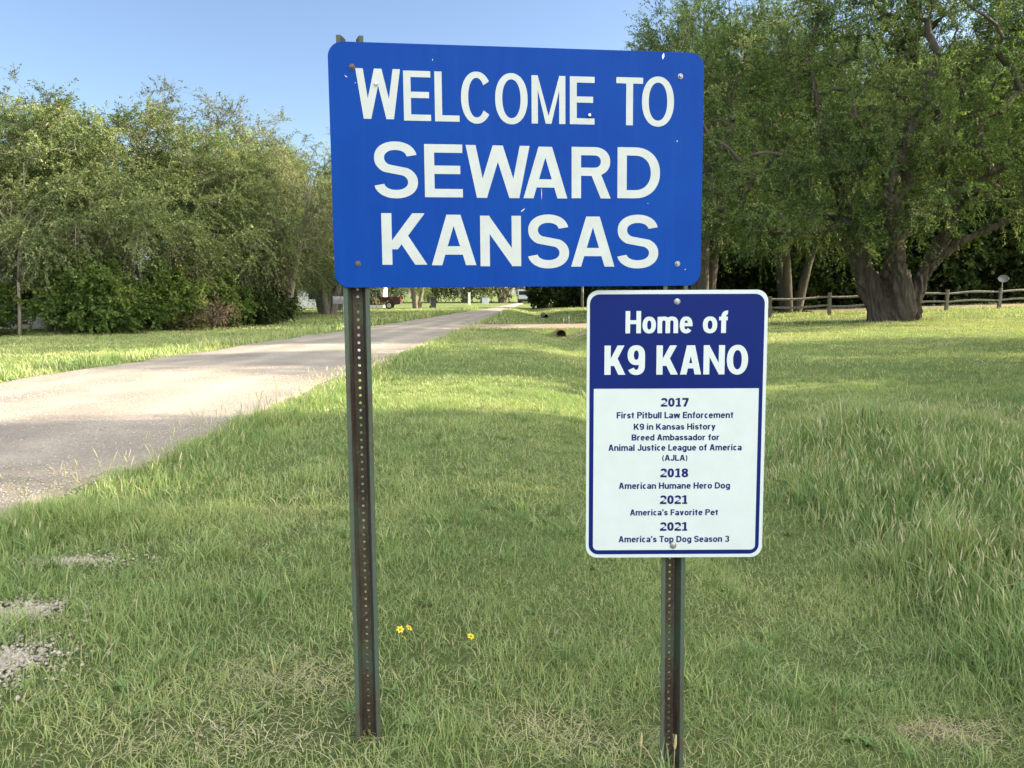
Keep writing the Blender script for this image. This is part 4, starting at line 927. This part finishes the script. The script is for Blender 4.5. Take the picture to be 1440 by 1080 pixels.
# ------------------------------------------------------------------ rail fence, dish
fence = thing('rail_fence', 'weathered split rail fence with two rails along the lawn behind the huge elm', 'fence', (0, 0, 0))
FP = [(7.2, 38.6), (10.2, 39.2), (13.25, 39.7), (16.5, 40.2), (19.7, 40.7), (23.2, 41.3), (26.4, 41.9), (29.6, 42.4), (32.9, 43), (36.2, 43.5)]
rng = random.Random(8)
for i, (x, y) in enumerate(FP):
    z = g1(x, y); mb = MB(); h = 1.12 + rng.uniform(-0.05, 0.05)
    mb.box((0, 0, 0), (0.16, 0.15, h + 0.4), Matrix.Rotation(rng.uniform(-.05, .05), 3, 'Y'), 0.015)
    o = mb.build('fence_post', M_WOOD, fence); o.location = (x, y, z + h / 2 - 0.2)
for i in range(len(FP) - 1):
    (x0, y0), (x1, y1) = FP[i], FP[i + 1]
    for hh in (0.92, 0.48):
        mb = MB(); a = Vector((x0, y0, g1(x0, y0) + hh + rng.uniform(-.03, .03))); b = Vector((x1, y1, g1(x1, y1) + hh + rng.uniform(-.03, .03)))
        pts = [a.lerp(b, k / 6) + Vector((0, -0.02, 0.03 * math.sin(k + i))) for k in range(7)]
        mb.tube(pts, [0.05, 0.062, 0.06, 0.066, 0.06, 0.058, 0.045], 6); mb.build('rail', M_WOOD, fence)
dx, dy = FP[6]; dz = g1(dx, dy)
dish = thing('satellite_dish', 'small grey oval dish on a mast by a fence post at the right edge', 'dish', (dx - 0.02, dy - 0.14, dz + 0.9))
mb = MB(); mb.tube([(0, 0, 0), (0, 0, 0.62)], 0.025, 8); mb.build('mast', M_GREYM, dish)
mb = MB(); vs = []; fs = []; n = 28
for k, (r, d) in enumerate(((0.02, 0.06), (0.5, 0.045), (0.85, 0.012), (1.0, 0.0), (1.0, -0.012))):
    for i in range(n): a = 2 * PI * i / n; vs.append((0.27 * r * math.cos(a), d, 0.20 * r * math.sin(a)))
for k in range(4): fs += [(k * n + i, k * n + (i + 1) % n, (k + 1) * n + (i + 1) % n, (k + 1) * n + i) for i in range(n)]
mb.add(vs, fs); o = mb.build('reflector', M_GREYM, dish, True); o.location = (0, -0.10, 0.70); o.rotation_euler = (R(-4), 0, R(-22))
mb = MB(); mb.tube([(0, 0, 0.5), (0.02, -0.25, 0.52), (0.05, -0.38, 0.66)], 0.012, 6); mb.box((0.05, -0.40, 0.68), (0.06, 0.10, 0.06), None, 0.01); mb.build('feed_arm', M_GREYM, dish)

# ------------------------------------------------------------------ culverts, stakes, pole
def culvert(label, x, y, r, L):
    t = thing('culvert_pipe', label, 'pipe', (x, y, g1(x, y - 0.3) + r * 0.55), 0, 'culvert pipes')
    mb = MB(); n = 24; ny = int(L / 0.05); vs = []; fs = []
    for j in range(ny):
        rr = r * (1 + 0.035 * math.cos(j * PI)); 
        for i in range(n): a = 2 * PI * i / n; vs.append((rr * math.cos(a), j * 0.05, rr * math.sin(a)))
    for j in range(ny - 1): fs += [(j * n + i, j * n + (i + 1) % n, (j + 1) * n + (i + 1) % n, (j + 1) * n + i) for i in range(n)]
    mb.add(vs, fs); mb.build('pipe_wall', M_RUST, t, True)
    mb = MB(); m = 24
    vs = []; fs = []
    for (rr, yy) in ((r * 0.9, -0.01), (r * 1.09, -0.01), (r * 1.09, 0.04), (r * 0.9, 0.04)):
        for i in range(m): a = 2 * PI * i / m; vs.append((rr * math.cos(a), yy, rr * math.sin(a)))
    for k in range(4): fs += [(k * m + i, k * m + (i + 1) % m, ((k + 1) % 4) * m + (i + 1) % m, ((k + 1) % 4) * m + i) for i in range(m)]
    mb.add(vs, fs); mb.build('rim', M_RUST, t, True); return t
culvert('rusty culvert pipe opening under the pinkish driveway, the nearer one', 2.12, 33.2, 0.21, 5.5)
culvert('small dark culvert pipe opening far along the ditch', 2.5, 57.5, 0.20, 5.0)
patch('soil_patch', 2.9, 33.1, 0.8, 0.5, M_DRIVE, 'pinkish bare soil beside the culvert pipe', 0.02)
for lab, x, y, h in (('thin white marker stake by the driveway, left of a pair', 2.72, 40.6, 0.50), ('thin white marker stake by the driveway, right of a pair', 2.98, 40.4, 0.58)):
    mb = MB(); mb.tube([(0, 0, -.1), (0.01, 0, h * .6), (0.0, 0, h)], [0.014, 0.014, 0.012], 6); t = thing('marker_stake', lab, 'stake', (x, y, g1(x, y)), 0, 'marker stakes by the driveway')
    mb.build('rod', M_STAKE, t); mb = MB(); mb.box((0, -.016, h - .08), (0.05, 0.006, 0.12), None, 0.002); mb.build('reflector_tab', M_STAKE, t)
pole = thing('utility_pole', 'thin grey utility pole beyond the dark evergreens, half hidden by the signs', 'pole', (6.9, 76, g1(6.9, 76)))
mb = MB(); mb.tube([(0, 0, -.5), (0, 0, 4), (0, 0, 8.5)], [0.14, 0.12, 0.09], 10); mb.build('shaft', M_WOOD, pole, True)
mb = MB(); mb.box((0, 0, 7.9), (1.8, 0.10, 0.12), None, 0.01); mb.build('crossarm', M_WOOD, pole)
mb = MB(); mb.tube([(0.0, -0.16, 1.5), (0, -0.16, 1.9)], 0.08, 10); mb.build('meter', M_GREYM, pole)

# ------------------------------------------------------------------ far left: house, mailbox, street sign, pickup, bin, van
def house(label, loc, rz, L, W, H, rh, wins, wallm=M_SIDING):
    t = thing('house', label, 'house', loc, rz)
    mb = MB(); mb.prism([(-W / 2, -0.3), (W / 2, -0.3), (W / 2, H), (0, H + rh), (-W / 2, H)], -L / 2, L / 2, 'X'); 
    mb.build('wall', wallm, t)
    mb = MB(); o = 0.45; s = rh / (W / 2); th = 0.14
    pr = [(-W / 2 - o, H - o * s + .02), (0, H + rh + .02), (W / 2 + o, H - o * s + .02), (W / 2 + o, H - o * s + th), (0, H + rh + th + .03), (-W / 2 - o, H - o * s + th)]
    mb.prism(pr, -L / 2 - .35, L / 2 + .35, 'X'); r = mb.build('roof', M_ROOF, t)
    mb = MB(); mb.box((L * .2, 0.6, H + rh + .2), (0.5, 0.5, 1.1), None, 0.01); mb.build('chimney', M_RUST, r)
    for x, z, w_, h_, k in wins:
        mb = MB(); y = -W / 2 - .02
        for a, b, c, d in ((0, h_ / 2 + .04, w_ + .16, .08), (0, -h_ / 2 - .04, w_ + .16, .08), (-w_ / 2 - .04, 0, .08, h_), (w_ / 2 + .04, 0, .08, h_)): mb.box((x + a, y, z + b), (c, .07, d))
        f = mb.build('door' if k else 'window', M_SIDING, t)
        mb = MB(); mb.box((x, y + .01, z), (w_, .05, h_)); mb.build('panel' if k else 'pane', M_GREYM if k else M_DKGLASS, f)
    return t
house('white house with a grey shingled roof half hidden behind the left trees', (-25.2, 36.6, g1(-25.2, 36.6)), R(18), 9.5, 7, 2.7, 1.9, [(-2.6, 1.5, 1.1, 1.2, 0), (0.4, 1.05, 0.95, 2.1, 1), (3.0, 1.5, 1.3, 1.2, 0)])
house('small white house far down the road behind the maroon pickup', (-18.6, 86, g1(-18.6, 86)), R(5), 9, 6.5, 2.6, 1.7, [(-2.8, 1.45, 1.1, 1.1, 0), (0.2, 1.05, 0.95, 2.1, 1), (2.8, 1.45, 1.1, 1.1, 0)])

mbx = thing('mailbox', 'grey mailbox on two thin posts on the far side of the road', 'mailbox', (-10.2, 45.6, g1(-10.2, 45.6)), R(8))
mb = MB(); pr = [(-.19, .95), (.19, .95), (.19, 1.2)] + [(.19 * math.cos(R(a)), 1.2 + .19 * math.sin(R(a))) for a in range(20, 180, 20)] + [(-.19, 1.2)]
mb.prism(pr, -.34, .34, 'X'); mb.build('box', M_GREYM, mbx)
mb = MB(); mb.prism([(u * .96, h * .985 + .015) for u, h in pr], .341, .356, 'X'); d = mb.build('door', M_GREYM, mbx)
for x in (-.18, .2):
    mb = MB(); mb.box((x, 0, .42), (.06, .06, 1.06), None, .006); mb.build('post', M_WOOD, mbx)
mb = MB(); mb.box((.1, -.2, 1.25), (.04, .012, .2)); mb.build('flag', M_RED, mbx)

ss = thing('street_sign', 'small green street name sign on a thin post beside the maroon pickup', 'sign', (-11.5, 65.5, g1(-11.5, 65.5)))
mb = MB(); mb.tube([(0, 0, -.3), (0, 0, 1.85)], .03, 8); mb.build('post', M_GREYM, ss)
mb = MB(); mb.box((0, -.01, 1.72), (.75, .012, .2), None, .004); mb.build('blade', M_GREENS, ss)

tk = thing('pickup_truck', 'dark maroon pickup parked side-on in front of the far white house', 'pickup', (-13.6, 75.5, g1(-13.6, 75.5)), R(4))
LT = 2.72
def arch(cx, r): return [(cx + r * math.cos(R(a)), .42 + r * math.sin(R(a))) for a in range(180, -1, -20)]
prof = [(-LT, .48), (-LT, 1.0), (-LT + .15, 1.06), (-1.15, 1.14), (-.95, 1.16), (.95, 1.16), (.98, 1.2), (LT, 1.2), (LT, .5)] + [(x, z) for x, z in reversed(arch(1.65, .44))] + [(x, z) for x, z in reversed(arch(-1.75, .44))]
mb = MB(); mb.prism(prof, -.95, .95); mb.build('body', M_MAROON, tk)
mb = MB(); mb.prism([(-1.2, 1.15), (-.55, 1.78), (.65, 1.78), (.92, 1.15)], -.82, .82); cabn = mb.build('cab', M_MAROON, tk)
for s in (-1, 1):
    mb = MB(); mb.prism([(-.92, 1.22), (-.48, 1.68), (-.02, 1.68), (-.02, 1.22)], s * .815, s * .832); mb.build('side_window', M_DKGLASS, tk)
    mb = MB(); mb.prism([(.04, 1.22), (.04, 1.68), (.55, 1.68), (.76, 1.22)], s * .815, s * .832); mb.build('side_window', M_DKGLASS, tk)
    for x in (-1.75, 1.65):
        mb = MB(); mb.tube([(x, s * .70, .38), (x, s * .93, .38)], .38, 20); wv = mb.build('wheel', M_BLACK, tk)
        mb = MB(); mb.tube([(x, s * .90, .38), (x, s * .945, .38)], .21, 14); mb.build('rim', M_CHROME, wv)
mb = MB(); mb.box((-LT - .06, 0, .58), (.14, 1.85, .2), None, .03); mb.build('bumper', M_CHROME, tk)
mb = MB(); mb.box((LT + .06, 0, .56), (.14, 1.85, .2), None, .03); mb.build('bumper', M_CHROME, tk)
for s in (-1, 1):
    mb = MB(); mb.box((-LT - .005, s * .72, .86), (.05, .3, .18), None, .01); mb.build('headlight', M_CHROME, tk)
    mb = MB(); mb.box((LT + .005, s * .82, .95), (.05, .16, .34), None, .01); mb.build('tail_light', M_RED, tk)

tb = thing('trash_bin', 'dark wheeled trash bin on the grass right of the roadside tree', 'bin', (-8.2, 80.5, g1(-8.2, 80.5)), .3)
mb = MB(); vs = []
for z, a in ((.08, .24), (.95, .31)): vs += [(-a, -a, z), (a, -a, z), (a, a, z), (-a, a, z)]
mb.add(vs, [(0, 1, 2, 3), (4, 5, 6, 7), (0, 1, 5, 4), (1, 2, 6, 5), (2, 3, 7, 6), (3, 0, 4, 7)]); mb.build('body', M_BIN, tb)
mb = MB(); mb.box((0, -.02, 1.0), (.68, .72, .08), None, .03); mb.build('lid', M_BIN, tb)
for s in (-1, 1):
    mb = MB(); mb.tube([(s * .26, .28, .13), (s * .33, .28, .13)], .13, 14); mb.build('wheel', M_BLACK, tb)
wp = thing('marker_post', 'white post standing by the left side of the road far away', 'post', (-5.6, 101, g1(-5.6, 101)))
mb = MB(); mb.box((0, 0, .75), (.28, .28, 1.7), None, .02); mb.build('shaft', M_STAKE, wp); mb = MB(); mb.box((0, 0, 1.63), (.36, .36, .06), None, .01); mb.build('cap', M_STAKE, wp)
wb_ = thing('utility_box', 'small white utility box on the grass at the far bend of the road', 'box', (-3.9, 112, g1(-3.9, 112)), .2)
mb = MB(); mb.box((0, 0, .45), (.95, .6, 1.0), None, .03); mb.build('cabinet', M_VAN, wb_); mb = MB(); mb.box((0, 0, .98), (1.05, .7, .07), None, .01); mb.build('lid', M_GREYM, wb_)

van = thing('van', 'pale van seen from behind at the far end of the road', 'van', (2.0, 122, g1(2.0, 122) + .02), R(-6))
mb = MB(); mb.box((0, 0, 1.32), (1.86, 4.6, 1.66), None, .14); mb.build('body', M_VAN, van)
mb = MB(); mb.box((0, 0, .42), (1.8, 4.4, .24), None, .04); mb.build('underbody', M_BLACK, van)
mb = MB(); mb.box((0, -2.305, 1.62), (1.4, .03, .6), None, .01); mb.build('rear_window', M_DKGLASS, van)
mb = MB(); mb.box((0, -2.34, .6), (1.84, .12, .22), None, .04); mb.build('bumper', M_BIN, van)
for s in (-1, 1):
    mb = MB(); mb.box((s * .82, -2.305, 1.0), (.14, .04, .5), None, .01); mb.build('tail_light', M_RED, van)
    for y in (-1.4, 1.4):
        mb = MB(); mb.tube([(s * .68, y, .34), (s * .92, y, .34)], .34, 18); mb.build('wheel', M_BLACK, van)

# ------------------------------------------------------------------ flowers and two foxtails by the right post
def flower(label, x, y, h, a):
    t = thing('yellow_flower', label, 'flower', (x, y, g1(x, y)), a, 'yellow flowers in the grass'); mb = MB()
    mb.tube([(0, 0, 0), (.008, 0, h * .6), (.004, -.006, h)], .0015, 6); mb.build('stem', M_STEM, t)
    top = Vector((.004, -.006, h)); tl = Matrix.Rotation(R(38), 3, 'X')
    for k in range(6):
        b = 2 * PI * k / 6; mb = MB(); u = Vector((math.cos(b), math.sin(b), 0)); v = Vector((-u.y, u.x, 0)); P = [u * .003, u * .009 + v * .0055 + Vector((0, 0, .002)), u * .0165 + v * .003 + Vector((0, 0, .001)), u * .0165 - v * .003 + Vector((0, 0, .001)), u * .009 - v * .0055 + Vector((0, 0, .002))]
        mb.add([top + tl @ p for p in P], [(0, 1, 2, 3, 4)]); mb.build('petal', M_YEL, t)
    mb = MB(); bm = bmesh.new(); bmesh.ops.create_uvsphere(bm, u_segments=10, v_segments=6, radius=.0042); bm.verts.index_update()
    mb.add([top + tl @ (v.co + Vector((0, 0, .001))) for v in bm.verts], [[v.index for v in f.verts] for f in bm.faces]); bm.free(); mb.build('centre', M_YELD, t, True)
flower('yellow flower at the left of the cluster of three right of the left post', -.487, 3.17, .115, .3)
flower('yellow flower at the right of the cluster of three right of the left post', -.452, 3.18, .118, 1.4)
flower('yellow flower lowest in the cluster of three right of the left post', -.466, 3.13, .095, 2.2)
flower('lone yellow flower in the grass between the two posts', -.188, 3.22, .11, .9)
def foxtail(label, x, y, h, ln):
    t = thing('foxtail_stalk', label, 'grass stalk', (x, y, g1(x, y)), 0); mb = MB(); mb.tube([(0, 0, 0), (ln * .3, 0, h * .6), (ln, 0, h)], .0012, 6); mb.build('stem', M_STRAW, t)
    mb = MB(); L = .055; mb.tube([(ln + .004 * k / 6, 0, h + L * k / 6) for k in range(7)], [.0012, .0042, .005, .005, .0044, .003, .0008], 10); s = mb.build('seed_head', M_SEED, t, True)
    q = random.Random(3); mb = MB()
    for k in range(120):
        z = h + L * q.random() * .95; a = q.uniform(0, 2 * PI); p = Vector((ln, 0, z)); d = Vector((math.cos(a), math.sin(a), .7)); e = Vector((-d.y, d.x, 0)) * .0003; p2 = p + d * .010
        mb.add([p + d * .003 - e, p + d * .003 + e, p2], [(0, 1, 2)])
    mb.build('bristles', M_SEED, s)
foxtail('foxtail stalk with a tan seed head standing in front of the right post', .530, 2.36, .255, .002)
foxtail('foxtail stalk with a tan seed head just left of the right post', .425, 2.42, .205, .006)
print('objects', len(SC.objects), 'verts', sum(len(m.vertices) for m in bpy.data.meshes))
